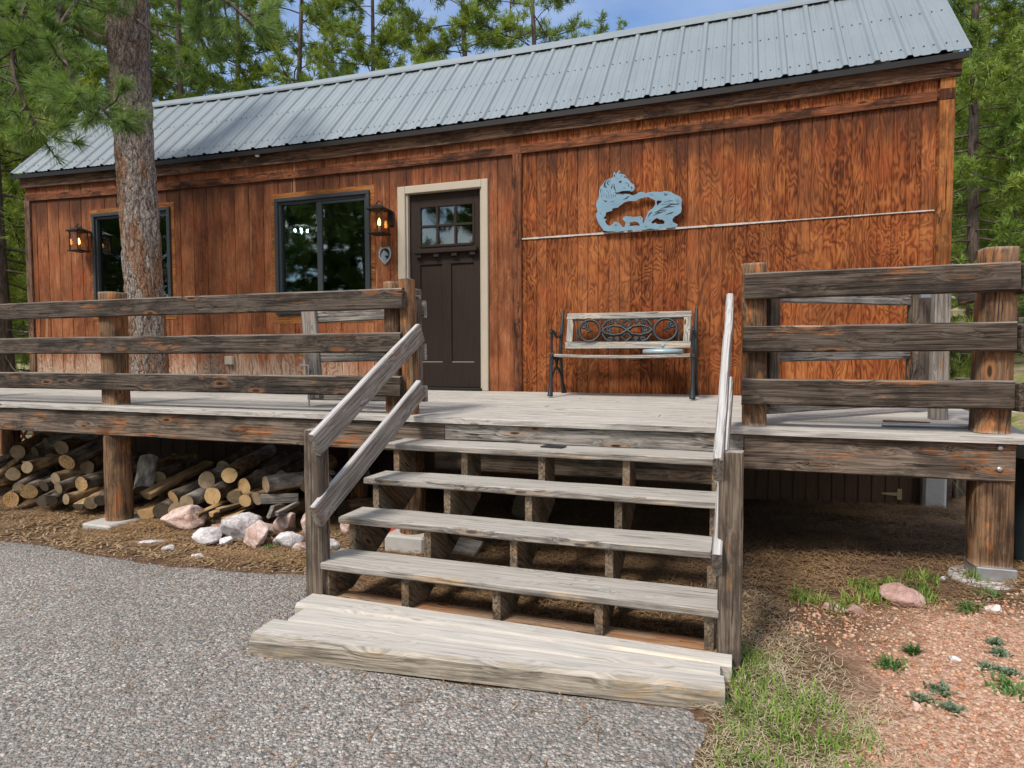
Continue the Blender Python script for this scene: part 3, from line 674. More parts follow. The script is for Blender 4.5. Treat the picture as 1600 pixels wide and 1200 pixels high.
# shallow upper pitch and back pitch (gambrel), seen only from elsewhere
up_ = [(x, y, ridge_z(x)+dz) for x in (xl, -3, 0, 3, xe) for y, dz in ((RY, 0), (HY/2, .14), (HY-RY, 0))]+[(x, HY+.12, 2.70) for x in (xl, -3, 0, 3, xe)]
roof.add(up_, [(i*3+j, (i+1)*3+j, (i+1)*3+j+1, i*3+j+1) for i in range(4) for j in range(2)]+[(i*3+2, (i+1)*3+2, 15+i+1, 15+i) for i in range(4)])
for row, t in enumerate((.10, .53)):
    for kk in range(len(prof)//12+60):
        for off in (.045, .118, .185):
            x = XL-.06+kk*rib+off
            if x > xe-.03 or x < xl+.02: continue
            y = EY+(RY-EY)*t; z = eave_z(x)+(ridge_z(x)-eave_z(x))*t; c = Vector((x, y-.72*.002, z+.69*.002))
            u = Vector((1, 0, 0)); w = Vector((0, .69, .72)); s = .0062
            p = [c+(u*math.cos(a)+w*math.sin(a))*s for a in [q*math.pi/3 for q in range(6)]]; p2 = [q+nrm*.006 for q in p]
            roof.add(p+p2, [(6, 7, 8, 9, 10, 11)]+[(q, (q+1) % 6, 6+(q+1) % 6, 6+q) for q in range(6)], 1)
roof.build('roof', [M['roof'], M['screw']], cabin, fix=False)
rc = MB(); n = 30; v = []
for i in range(n+1):
    x = xl-.01+(xe-xl+.02)*i/n; z = ridge_z(x)
    for y, d in ((RY-.085, -.052), (RY-.085, -.030), (RY-.01, .05), (RY+.05, .055), (RY+.05, -.01)): v.append((x, y, z+d))
rc.add(v, [(i*5+j, (i+1)*5+j, (i+1)*5+j+1, i*5+j+1) for i in range(n) for j in range(4)])
rc.build('ridge_cap', M['roof'], cabin, fix=False)
# ---- windows
def window(w, ms):
    x0, x1, z0, z1 = w
    f = MB(); t = .042
    for a in ((x0, x1, z1-t, z1), (x0, x1, z0, z0+t), (x0, x0+t, z0+t, z1-t), (x1-t, x1, z0+t, z1-t)): f.cbox(a[0], a[1], -.03, .05, a[2], a[3], .004)
    t2 = .028
    for a in ((x0+t, x1-t, z1-t-t2, z1-t), (x0+t, x1-t, z0+t, z0+t+t2), (x0+t, x0+t+t2, z0+t+t2, z1-t-t2), (x1-t-t2, x1-t, z0+t+t2, z1-t-t2)): f.cbox(a[0], a[1], -.008, .045, a[2], a[3], .003)
    wd_ = f.build('window', M['frame'], cabin)
    a, b = x0+t+t2, x1-t-t2; c = a+(b-a)*ms
    m_ = MB(); m_.cbox(c-.032, c+.032, -.004, .042, z0+t+t2, z1-t-t2, .003); m_.cbox(c+.034, b-.001, -.002, .030, z1-t-t2-.03, z1-t-t2-.001, .003); m_.build('sash', M['frame'], wd_)
    MB().box(a, c-.032, .030, .034, z0+t+t2, z1-t-t2).build('pane', M['glass'], wd_); MB().box(c+.032, b, .012, .016, z0+t+t2, z1-t-t2).build('pane', M['glass'], wd_)
    # pale unweathered border left by older trim
    k = MB(); g = .055
    for q in ((x0-g, x1+g, z1+.001, z1+g), (x0-g, x1+g, z0-.10, z0-.001), (x0-g, x0-.001, z0, z1), (x1+.001, x1+g, z0, z1)): k.box(q[0], q[1], -.0045, .001, q[2], q[3])
    return k
window(w1, .5).build('window_surround', M['trim_bright'], cabin); window(w2, .47).build('window_surround', M['trim_bright'], cabin)
# ---- door
cs = MB(); cw = .088
cs.cbox(cx0, cx0+cw, -.028, .06, 0, ctop, .005); cs.cbox(cx1-cw+.02, cx1, -.028, .06, 0, ctop, .005); cs.cbox(cx0+cw, cx1-cw+.02, -.028, .06, ctop-cw+.01, ctop, .005)
cs.cbox(cx0+cw+.001, cx0+cw+.022, -.006, .06, 0, ctop-cw+.01, .003); cs.cbox(cx1-cw-.001, cx1-cw+.019, -.006, .06, 0, ctop-cw+.01, .003)
cs.build('door_casing', M['casing'], cabin)
d0, d1, dtp = cx0+cw+.023, cx1-cw-.002, ctop-cw+.008
YD = .035
def dp(px, py): p = at_y(px, py, YD); return p.x, p.z
gl0, gl1 = dp(656, 350)[0], dp(740, 350)[0]; gt, gb = dp(700, 320)[1], dp(700, 383)[1]
door = MB()
def drect(a, b, c, d, y0=YD, y1=YD+.04): door.cbox(a, b, y0, y1, c, d, .002)
drect(d0, gl0, .03, dtp); drect(gl1, d1, .03, dtp); drect(gl0, gl1, gt, dtp)
pt, pb = dp(700, 412)[1], dp(700, 566)[1]
drect(gl0, gl1, pt, gb); drect(gl0, gl1, .03, pb); pm = (gl0+gl1)/2
pl0 = pm-.05; pl1 = pm+.05
drect(pl0, pl1, pb, pt); drect(gl0, pl0, pb, pt, YD+.016, YD+.03); drect(pl1, gl1, pb, pt, YD+.016, YD+.03)
dc = Vector(((d0+d1)/2, YD, 1))
dm = Matrix.Translation(dc) @ Matrix.Rotation(-math.pi/2, 4, 'Y')
inv = dm.inverted(); door.v = [tuple(inv @ Vector(p)) for p in door.v]
doo = door.build('door', M['doorbrown'], cabin, dm)
mu = MB()
for i in range(4):
    x = gl0+(gl1-gl0)*i/3; mu.cbox(x-.012, x+.012, YD-.006, YD+.03, gb, gt, .002)
for i in range(3):
    z = gb+(gt-gb)*i/2; mu.cbox(gl0+.012, gl1-.012, YD-.0075, YD+.028, z-.012, z+.012, .002)
mu.build('muntin', M['doorbrown'], doo)
for i in range(3):
    for j in range(2):
        a = gl0+(gl1-gl0)*i/3+.0122; b = gl0+(gl1-gl0)*(i+1)/3-.0122; c = gb+(gt-gb)*j/2+.0122; d = gb+(gt-gb)*(j+1)/2-.0122
        MB().box(a, b, YD+.012, YD+.016, c, d).build('pane', M['glass'], doo)
sh = MB(); za, zb = dp(700, 389)[1], dp(700, 395)[1]
sh.cbox(gl0-.05, gl1+.05, YD-.055, YD-.001, zb, za, .004)
for i in range(4):
    x = gl0-.03+(gl1-gl0+.03)*i/3.15; sh.cbox(x, x+.06, YD-.042, YD-.001, zb-.04, zb-.001, .003)
sh.build('dentil_shelf', M['doorbrown'], doo)
pb_ = MB(); pb_.box(pl1+.006, gl1-.004, YD+.0, YD+.012, pb+.001, pb+.006); pb_.box(gl0+.004, pl0-.006, YD, YD+.012, pb+.001, pb+.006); pb_.build('panel_lip', M['casing'], doo)
th = MB(); th.cbox(d0-.02, d1+.02, -.05, .07, .002, .026, .004); th.build('threshold', M['black'], cabin)
# ---- small fixtures fixed to the wall
vb = at_y(361, 563, 0); MB().cbox(vb.x-.055, vb.x+.055, -.05, -.001, vb.z-.05, vb.z+.05, .006).build('vent_box', M['casing'], cabin)
q = at_y(403, 242.5, -.06); MB().revolve([(0, 0), (.02, 0), (.026, .012), (.026, .04), (.0, .045)], 14, c=(q.x, -.07, q.z-.02)).build('eave_sensor', M['white'], cabin)
hg = at_y(1405, 772.5, -.01); k = MB(); k.box(hg.x-.015, hg.x+.02, -.012, -.001, hg.z-.045, hg.z+.045); k.poly([[(hg.x-.016, hg.z-.014), (hg.x-.016, hg.z+.014), (hg.x-.13, hg.z+.006), (hg.x-.13, hg.z-.006)]], .006, lambda a, b, w: (a, -.004-w, b)); k.build('hinge', M['brass'], cabin)
pr = MB(); a, b = at_y(1437, 770, 0), at_y(1478, 770, 0); pr.cbox(a.x, XR+.0, -.10, .35, -.97, -.60, .02); pr.build('foundation_pier', M['concrete'], cabin)
MB().cbox(a.x+.02, XR-.02, -.12, .06, -.598, -.44, .006).build('sill_beam', M['post'], cabin)
# ================================================================== WALL ORNAMENTS
def lantern(px, py, label, slim=False):
    """wall lantern; px,py = middle of its glass"""
    yv = -.13; c = at_y(px, py, yv); w = .068; h = .115
    o = empty('wall_lantern', (c.x, 0, c.z), label, 'lantern', 'lit lanterns on the cabin wall')
    bp = MB(); bx = c.x+(.10 if slim else .075)
    bp.cbox(bx-.035, bx+.035, -.026, -.002, c.z-.03, c.z+.13, .008); bp.tube([(bx, -.02, c.z+.10), (bx, -.10, c.z+.13), (c.x, yv, c.z+h+.035)], .011, 6)
    bp.build('backplate', M['black'], o)
    fr = MB()
    for sx in (-1, 1):
        for sy in (-1, 1): fr.box(c.x+sx*w-.005, c.x+sx*w+.005, yv+sy*w-.005, yv+sy*w+.005, c.z-h, c.z+h)
    fr.cbox(c.x-w-.022, c.x+w+.022, yv-w-.022, yv+w+.022, c.z-h-.014, c.z-h+.001, .004)
    fr.build('cage', M['black'], o)
    cp = MB(); s = w+.03; z0 = c.z+h; 
    cp.cbox(c.x-s, c.x+s, yv-s, yv+s, z0+.0005, z0+.020, .005)
    v = [(c.x+sx*s*.85, yv+sy*s*.85, z0+.0205) for sx, sy in ((-1, -1), (1, -1), (1, 1), (-1, 1))]+[(c.x+sx*.022, yv+sy*.022, z0+.06) for sx, sy in ((-1, -1), (1, -1), (1, 1), (-1, 1))]
    cp.add(v, [(0, 1, 5, 4), (1, 2, 6, 5), (2, 3, 7, 6), (3, 0, 4, 7), (4, 5, 6, 7)])
    cp.tube([(c.x-.05, yv, z0+.035), (c.x-.035, yv, z0+.075), (c.x, yv, z0+.105), (c.x+.035, yv, z0+.075), (c.x+.05, yv, z0+.035)], .006, 6)
    cp.build('cap', M['black'], o)
    g = MB()
    for q in ((c.x-w+.006, c.x+w-.006, yv-w, yv-w+.002), (c.x-w+.006, c.x+w-.006, yv+w-.002, yv+w), (c.x-w, c.x-w+.002, yv-w+.006, yv+w-.006), (c.x+w-.002, c.x+w, yv-w+.006, yv+w-.006)): g.box(q[0], q[1], q[2], q[3], c.z-h+.003, c.z+h-.003)
    g.build('glass', M['amber'], o)
    MB().revolve([(0, -.035), (.014, -.025), (.017, .0), (.011, .03), (0, .05)], 10, c=(c.x, yv, c.z-.005)).build('bulb', M['flame'], o)
    MB().revolve([(0.001, -h), (.012, -h), (.012, -.04), (0.001, -.035)], 8, c=(c.x, yv, c.z)).build('candle', M['casing'], o)
lantern(123, 377, 'lit black wall lantern near the left corner, left of the smaller window', True)
lantern(592.5, 347, 'lit black wall lantern with amber glass between window and door')
# horse sign
HO = [(400,150),(385,235),(330,255),(270,280),(225,340),(185,390),(170,450),(170,520),(160,560),(130,620),(125,680),(150,760),(120,810),(130,870),(170,960),(240,1060),(300,1075),(370,1070),(450,1085),(560,1065),(660,1055),(770,1060),(870,1050),(960,1030),(1060,1040),(1180,1025),(1290,1015),(1380,1000),(1392,965),(1320,930),(1310,890),(1340,850),(1390,820),(1440,785),(1455,740),(1450,640),(1460,580),(1430,530),(1350,500),(1290,460),(1190,445),(1130,465),(1040,455),(960,465),(900,480),(850,460),(790,465),(740,500),(690,515),(640,495),(560,490),(500,495),(440,498),(435,470),(470,463),(540,445),(620,440),(680,455),(715,430),(722,395),(715,350),(670,320),(620,260),(590,235),(585,200),(545,185),(500,180),(495,120),(460,145),(440,180),(420,172),(410,145)]
H1 = [(280,780),(380,750),(370,720),(470,700),(480,685),(530,650),(560,625),(620,603),(680,600),(740,603),(790,570),(860,550),(930,540),(990,565),(1040,590),(1048,650),(1010,710),(940,760),(905,830),(880,900),(862,950),(845,935),(852,870),(825,838),(720,848),(600,838),(550,848),(537,885),(560,912),(585,930),(570,1000),(540,1012),(520,990),(500,960),(480,938),(440,925),(400,925),(385,960),(330,990),(285,960),(262,915),(290,890),(235,870),(270,830)]
H2 = [(650,935),(720,918),(785,938),(805,985),(740,982),(650,992)]
H3 = [(980,930),(1040,880),(1075,865),(1110,890),(1150,890),(1190,920),(1180,958),(1110,962),(1070,960),(1050,938),(1005,955)]
H4 = [(415,972),(432,962),(455,985),(420,990)]
H5 = [(1068,600),(1100,592),(1150,602),(1130,628),(1095,650),(1078,680),(1066,640)]
hc = at_y(1000, 318, -.03)
def hp(cx, cy): p = at_y(920+cx/10, 255+cy/10, -.02); return (p.x-hc.x, p.z-hc.z)
hs = empty('horse_silhouette', (hc.x, 0, hc.z), 'blue-grey metal horse cutout hanging on the siding above the bench', 'wall art')
hm = MB(); hm.poly([[hp(*q) for q in L_] for L_ in (HO, H1, H2, H3, H4, H5)], .005, lambda a, b, w: (hc.x+a, -.045-w, hc.z+b))
en = MB()
def stroke(pts, w=.0062):
    P = [Vector((hc.x+hp(*q)[0], 0, hc.z+hp(*q)[1])) for q in pts]; n = len(P)
    v = []
    for i, p in enumerate(P):
        t = (P[min(i+1, n-1)]-P[max(i-1, 0)]).normalized(); s = Vector((-t.z, 0, t.x))*w*(1 if 0 < i < n-1 else .25)
        v += [(p.x+s.x, -.0515, p.z+s.z), (p.x-s.x, -.0515, p.z-s.z)]
    en.add(v, [(2*i, 2*i+1, 2*i+3, 2*i+2) for i in range(n-1)])
for st in ([(480,305),(500,293),(520,300),(498,312),(480,308)], [(635,345),(630,375),(645,372)], [(660,395),(678,385),(685,400),(668,402)], [(405,190),(412,205),(405,230)], [(480,150),(490,165),(478,175)], [(455,245),(462,258)],
           [(400,330),(408,400),(435,455)], [(380,340),(365,390),(360,410)], [(300,270),(255,330),(245,400)], [(350,260),(330,310)], [(205,400),(190,460)], [(585,205),(560,225),(590,245)], [(530,200),(500,230)], [(640,440),(690,420)], [(300,440),(320,480)], [(340,430),(350,470)], [(410,470),(470,480),(560,500)], [(545,400),(590,402)], [(570,310),(640,345)], [(340,315),(352,325)], [(250,330),(270,380),(290,400)], [(270,310),(265,370)], [(215,420),(225,450)], [(235,480),(250,530)], [(200,500),(215,560)], [(280,500),(300,560)], [(320,490),(330,570)], [(360,490),(365,560)], [(400,490),(395,550)], [(430,495),(425,540)], [(240,590),(270,610),(300,600)], [(350,620),(400,600)], [(180,420),(205,480)], [(320,270),(300,330),(330,360)],
           [(550,580),(600,555),(640,520)], [(960,490),(1010,520)], [(1180,480),(1200,510),(1240,490)], [(1390,570),(1420,620)], [(1360,580),(1410,640)], [(1130,720),(1250,690),(1340,690)], [(1180,620),(1280,605)], [(1140,660),(1290,640)], [(1210,810),(1290,790),(1330,770)], [(1030,790),(1120,745),(1220,740)], [(1010,830),(1100,785),(1150,780)], [(1250,590),(1330,600)], [(1340,660),(1400,640)], [(1190,700),(1300,650),(1420,650)], [(930,850),(960,800),(1000,770)], [(880,990),(920,1010)], [(1110,1000),(1140,1005)], [(180,770),(210,810)], [(1060,780),(1200,765)], [(1280,960),(1300,975)], [(945,905),(965,900)], [(815,855),(810,880)]): stroke(st)
for s in (1, ): pass
hm.add(en.v, en.f, 1)
hm.build('cutout_plate', [M['art'], M['artline']], hs, fix=False)
# shield plaque
pc = at_y(602, 398, -.01); o = empty('shield_plaque', (pc.x, 0, pc.z), 'small grey metal shield plaque on siding below the lantern by the door', 'plaque')
SHD = [(-.065, .075), (-.05, .092), (-.03, .08), (0, .085), (.03, .08), (.05, .092), (.065, .075), (.082, .03), (.078, -.03), (.04, -.08), (0, -.115), (-.04, -.08), (-.078, -.03), (-.082, .03)]
MB().poly([SHD], .008, lambda a, b, w: (pc.x+a*.92, -.003-w, pc.z+b*.92)).build('backing', M['black'], o)
ring = MB(); ring.poly([[(a*.92, b*.92) for a, b in SHD], [(.058*math.cos(t), .006+.062*math.sin(t)) for t in np.linspace(0, 2*math.pi, 20, endpoint=False)]], .008, lambda a, b, w: (pc.x+a, -.0115-w, pc.z+b)); ring.build('rim', M['galv'], o)
bust = [(-.038, -.045), (-.046, -.01), (-.036, .025), (-.018, .042), (-.012, .052), (-.004, .042), (.012, .034), (.034, .012), (.04, -.004), (.03, -.014), (.012, -.008), (.0, -.014), (.012, -.03), (.016, -.046), (0, -.054)]
MB().poly([bust], .007, lambda a, b, w: (pc.x+a, -.0115-w, pc.z+b)).build('animal_relief', M['galv'], o)
# ceiling lamp seen through the larger window
lc = at_y(471, 361, .75); o = empty('ceiling_lamp', (lc.x, .75, 2.3), 'round wire-drum ceiling lamp glowing inside behind the larger window', 'ceiling lamp')
dr = MB()
for z in (lc.z-.05, lc.z+.06): dr.tube([(lc.x+.155*math.cos(a), .75+.155*math.sin(a), z) for a in np.linspace(0, 2*math.pi, 25)], .006, 5)
for i in range(18):
    for sg in (1, -1):
        a0 = i*2*math.pi/18; a1 = a0+sg*.5; dr.tube([(lc.x+.155*math.cos(a0), .75+.155*math.sin(a0), lc.z+.06), (lc.x+.155*math.cos(a1), .75+.155*math.sin(a1), lc.z-.05)], .0035, 4)
dr.build('wire_drum', M['black'], o)
MB().revolve([(0, .0), (.165, 0), (.165, .012), (0, .014)], 24, c=(lc.x, .75, lc.z+.07)).build('ceiling_plate', M['white'], o)
MB().tube([(lc.x, .75, lc.z+.08), (lc.x, .75, 2.3)], .012, 6).build('stem', M['black'], o)
for a in (.4, 2.2, 3.9, 5.3): MB().revolve([(0, -.025), (.018, -.01), (.016, .02), (0, .03)], 8, c=(lc.x+.075*math.cos(a), .75+.075*math.sin(a), lc.z)).build('bulb', M['bulb'], o)
# ================================================================== DECK
FYD = -2.19                                    # outer face of rails and fascia
def dkz(y): return .0206*y                     # the deck falls slightly towards its front edge
deck = empty('deck', (0, -1.1, -.05), 'long weathered plank deck raised on log posts along the cabin front', 'deck')
DXL, DXR = -6.75, 4.19
dk = MB(); nb = 16; bw = (2.225-.012)/nb
for i in range(nb):
    y1 = -.012-i*bw; y0 = y1-bw+.006; xx = DXL
    cuts = [DXL]+sorted(R.uniform(-5.5, 3) for _ in range(2))+[DXR-(DXR-at_z(1589, 672, -.045).x)*(i/nb)+R.uniform(-.012, .012)]
    for a, b in zip(cuts[:-1], cuts[1:]):
        n = max(2, int((b-a)/.25)); v = []; sd_ = R.random()*99
        for k in range(n+1):
            x = a+.002+(b-a-.004)*k/n; w = .004*mnoise.noise((x*1.5, sd_, 0)); e = .004*mnoise.noise((x*5, sd_, 3))
            if i < nb-1: e *= .4
            for y, d in ((y0+e, -.038), (y0+e, -.004), (y0+.005+e, 0), (y1-.004, 0), (y1, -.004), (y1, -.038)): v.append((x, y, dkz(y)+d+w))
        dk.add(v, [(k*6+j, (k+1)*6+j, (k+1)*6+j+1, k*6+j+1) for k in range(n) for j in range(5)]+[(0, 1, 2, 3, 4, 5), tuple(n*6+q for q in (5, 4, 3, 2, 1, 0))])
dk.build('decking', M['deck'], deck, fix=False)
zf1, zf0 = -.089, -.287                         # fascia top / bottom
sx0, sx1 = .541, 2.572                          # stair width
def fascia(x0, x1, z0, z1, mat, y=FYD+.02): return board('fascia_board', (x0, y, (z0+z1)/2), (x1, y, (z0+z1)/2), z1-z0, .04, mat, deck, wob=.002)
fascia(-6.75, .83, zf0, zf1, M['fascia']); fascia(.835, 2.71, -.20, zf1+.002, M['grey'], FYD+.018); fascia(2.715, at_y(1587, 715, FYD).x, zf0, zf1, M['fascia'])
p = at_y(800, 722, -2.05); board('joist', (.7, -2.05, p.z), (2.68, -2.05, p.z), .14, .04, M['stairpost'], deck)
for y in (-1.5, -.8, -.12): board('joist', (-6.7, y, -.17), (4.1, y, -.17), .18, .04, M['stairpost'], deck)
board('joist', (4.12, -.05, -.16), (at_y(1587, 715, FYD).x-.04, -2.14, -.19), .19, .04, M['fascia'], deck)
bl = MB()
for px, py in ((1562, 700), (1561, 733)):
    c = at_y(px, py, FYD); bl.revolve([(0, .010), (.009, .009), (.014, .004), (.014, 0)], 10)
    k = len(bl.v)-40; bl.v[k:] = [(c.x+a, FYD-.003-cc*.9, c.z+b) for a, b, cc in bl.v[k:]]
    bl.build('bolt_head', M['galv'], deck); bl = MB()
def support(x, y, r, base, top, label_foot, flat=False):
    p = round_post('support_post', (x, y, base), (x+.0, y, top), r, M['post'], deck, flat, M['post_end'])
    return p
lp = at_y(185, 815, -2.08); ps = support(lp.x+.02, -2.08, .108, gzf(lp.x, -2.08)+.03, -.19, '')
MB().cbox(lp.x-.14, lp.x+.17, -2.30, -1.90, gzf(lp.x, -2.1)-.12, gzf(lp.x, -2.1)+.045, .012).build('concrete_footing', M['concrete'], ps)
rp = at_y(1543, 880, -2.08); ps = support(rp.x, -2.08, .112, -.735, -.19, '', True)
MB().cbox(rp.x-.085, rp.x+.095, -2.20, -2.0, -.80, -.734, .004).build('post_bracket', M['galv'], ps)
k = MB(); k.revolve([(.0, -.15), (.19, -.15), (.195, -.02), (.185, 0), (0, .004)], 28, c=(rp.x+.01, -2.10, -.803)); k.build('concrete_footing', M['concrete'], ps)
mp_ = at_y(645, 760, -1.98); ps = support(mp_.x, -1.98, .095, gzf(mp_.x, -1.98)+.10, -.19, '')
MB().cbox(mp_.x-.16, mp_.x+.15, -2.12, -1.86, gzf(mp_.x, -1.98)-.1, gzf(mp_.x, -1.98)+.12, .014).build('concrete_footing', M['concrete'], ps)
for x in (-5.2, -.6):
    ps = support(x, -1.0, .085, gzf(x, -1.0)-.02, -.27, '')
# ================================================================== STAIRS
stairs = empty('front_stairs', (1.55, -2.9, -1.0), 'open wooden stairs of four grey treads leading up to the deck', 'stairs')
TY = [-2.476, -2.733, -2.991, -3.249]; TZ = [-.193, -.370, -.548, -.725]
tl = [sx0, sx0+.005, sx0-.002, .560]; tr = [sx1, sx1+.012, sx1-.006, 2.612]
for i in range(4):
    M_, w = None, .262
    zc = TZ[i]-.019
    v0 = Vector((tl[i], TY[i]+w/2, zc)); v1 = Vector((tr[i], TY[i]+w/2, zc))
    t = board('tread', v0, v1, .038, w, M['tread'], stairs, ch=.006, wob=.0035, step=.08)
sxs = []
for px in (505, 632, 775, 935, 1108):
    sxs.append(at_y(px, 960 if px > 1000 else 930, -3.22).x)
for j, x in enumerate(sxs):
    P = [(-2.215, TZ[0]-.04), (TY[0]+.035, TZ[0]-.04)]
    for i in range(1, 4): P += [(TY[i-1]+.035, TZ[i]-.04), (TY[i]+.035, TZ[i]-.04)]
    P += [(TY[3]+.035, -.935), (TY[3]+.26, -.945), (-2.215, TZ[0]-.36)]
    xx = x-.02 if j else x-.005
    c = Vector((xx+.02, -2.8, -.55)); R3 = Matrix.Rotation(math.pi/2, 4, 'Z') @ Matrix.Rotation(rad(35), 4, 'Y'); Mx = Matrix.Translation(c) @ R3; iv = Mx.inverted()
    k = MB(); k.poly([[(a, b) for a, b in P]], .040, lambda a, b, w, xx=xx: iv @ Vector((xx+w, a, b)))
    k.build('stringer', M['stringer'], stairs, Mx)
a, b = at_z(520, 925, -.93), at_z(1212, 1003, -.93)
board('sole_plate', (.60, -3.17, -.955), (2.66, -3.19, -.945), .05, .20, M['sole'], stairs, wob=.004)
# landing : three sawn timbers fanned slightly
zl = -.900
FLc, FRc, BRc, BLc = Vector((.636, -3.774)), Vector((2.63, -3.567)), Vector((2.645, -3.262)), Vector((.505, -3.235))
def landing(t0, t1, nm, mat, x0=0., x1=0., th=.095, dz=0.):
    L0 = FLc.lerp(BLc, t0); L1 = FLc.lerp(BLc, t1); R0 = FRc.lerp(BRc, t0); R1 = FRc.lerp(BRc, t1)
    a = (L0+L1)/2; b = (R0+R1)/2; d = (b-a).normalized(); a = a-d*x0; b = b+d*x1; w0 = (L1-L0).length; w1 = (R1-R0).length
    Mx, ln = frame_from((a.x, a.y, zl-th/2+dz), (b.x, b.y, zl-th/2+dz-.0)); n = 26; v = []; sd_ = R.random()*50
    for i in range(n+1):
        u = i/n; w = (w0+(w1-w0)*u)/2-.005; x = -ln/2+ln*u+(R.uniform(-.008, .008) if i in (0, n) else 0)
        e = lambda q: .004*mnoise.noise((x*5+sd_, q, 0))
        chip = .03*max(0, .22-u)*2 if nm == 0 else 0
        for y, z in ((-w+e(1), -th/2), (-w+e(2), th/2-.018-chip), (-w+.015+e(3)+chip*.6, th/2), (w-.005, th/2), (w, th/2-.005), (w, -th/2)): v.append((x, y, z+e(9)*.5))
    f = [(i*6+j, (i+1)*6+j, (i+1)*6+(j+1) % 6, i*6+(j+1) % 6) for i in range(n) for j in range(6)]+[(0, 1, 2, 3, 4, 5), tuple(n*6+q for q in (5, 4, 3, 2, 1, 0))]
    # frame_from gives y pointing away from the viewer for +x boards
    return link('landing_timber', mesh('landing_timber', v, f, mat), stairs, Mx)
landing(0, .36, 0, M['landface'], .03, 0, .098); landing(.362, .69, 1, M['land'], -.06, -.02, .09, -.003); landing(.693, 1, 2, M['land'], -.02, .03, .09, .001)
# stair railings
def stair_rail(side):
    nm = 'left' if side < 0 else 'right'
    if side < 0:
        xp = at_y(497, 800, -3.2).x; xr = at_y(510, 700, -3.2).x-.012; lab = 'sloping two-board handrail with grey post at the left of the stairs'
        ptop, pbot = at_y(497, 671, -3.2).z, -.93
    else:
        xp = 2.652; xr = 2.600; lab = 'sloping two-board handrail with brown post at the right of the stairs'
        ptop, pbot = at_y(1140, 704, -3.2).z, -.96
    o = empty('stair_railing', (xp, -3.2, -.93), lab, 'handrail', 'stair handrails')
    board('post', (xp, -3.205, pbot), (xp, -3.205, ptop), .10, .088, M['stairpost'], o, up=(1, 0, 0))
    for (zt_, zb_) in (((at_y(638, 520, -2.12).z, at_y(504, 694, -3.27).z), (at_y(640, 608, -2.12).z, at_y(505, 806, -3.27).z)) if side < 0 else ((.665, at_y(1116, 731, -3.27).z), (.185, at_y(1110, 878, -3.27).z))):
        a = Vector((xr, -3.285, zb_-.006)); b = Vector((xr+(.03 if side > 0 else 0.02), -2.125, zt_))
        board('rail', a, b, .135, .040, M['handrail'], o, up=(0, 0, 1))
    return o
stair_rail(-1); stair_rail(1)
# ================================================================== DECK RAILINGS
ZR = [.830, .528, .229]; RH = .148
def railing(label, group='deck railings'):
    return empty('deck_railing', (0, -2.1, -.05), label, 'railing', group)
ra = railing('weathered timber deck railing left of the stairs, in front of the pine')
x1 = at_y(628, 470, FYD).x
for z in ZR: board('rail', (-6.75, FYD+.022, z-RH/2), (x1 if z > .7 else x1-.02, FYD+.022, z-RH/2+.0), RH*.95, .045, M['rail'], ra, ch=.009, wob=.003)
pa = at_y(182, 640, -2.06); round_post('log_post', (pa.x, -2.06, dkz(-2.06)), (pa.x, -2.06, at_y(182, 457, -2.06).z), .105, M['post'], ra, True, M['post_end'])
for x in (-4.6, -6.5): round_post('log_post', (x, -2.06, dkz(-2.06)), (x, -2.06, .9), .1, M['post'], ra, True, M['post_end'])
pb_x = at_y(616, 540, -2.07).x; round_post('log_post', (pb_x, -2.07, dkz(-2.06)), (pb_x-.01, -2.07, at_y(612, 441, -2.07).z), .062, M['post'], ra, False, M['post_end'])
pc_x = at_y(639, 540, -2.09).x; board('square_post', (pc_x+.012, -2.09, dkz(-2.09)), (pc_x-.012, -2.09, at_y(638, 437, -2.09).z), .085, .095, M['post'], ra, up=(1, 0, 0))
rb = railing('weathered timber deck railing right of the stairs with thick log posts')
xa, xb = at_y(1163, 480, FYD).x, at_y(1594, 480, FYD).x
for i, z in enumerate(ZR): board('rail', (xa-.004*i, FYD+.022, z-RH/2), (xb-.006*i, FYD+.022, z-RH/2+.006), RH, .045, M['rail'], rb, ch=.008, wob=.003)
pd = at_y(1178, 560, -2.07); round_post('log_post', (pd.x+.006, -2.07, dkz(-2.06)), (pd.x-.008, -2.07, at_y(1178, 413, -2.07).z), .083, M['post'], rb, True, M['post_end'])
pe = at_y(1552, 560, -2.06); round_post('log_post', (pe.x-.01, -2.06, dkz(-2.06)), (pe.x+.008, -2.06, at_y(1556, 389, -2.06).z), .098, M['post'], rb, True, M['post_end'])
sp = at_d(1469, 520, 3.95)
for i, z in enumerate(ZR): board('side_rail', (xb+.03, FYD-.0, z-RH/2-.003), (sp.x+.10, sp.y-.02, z-RH/2-(.02 if i == 0 else 0)), RH, .045, M['rail'], rb, ch=.008, wob=.003)
board('side_post', (sp.x, sp.y, dkz(sp.y)), (sp.x, sp.y, .80), .09, .085, M['handrail'], rb, up=(1, 0, 0))
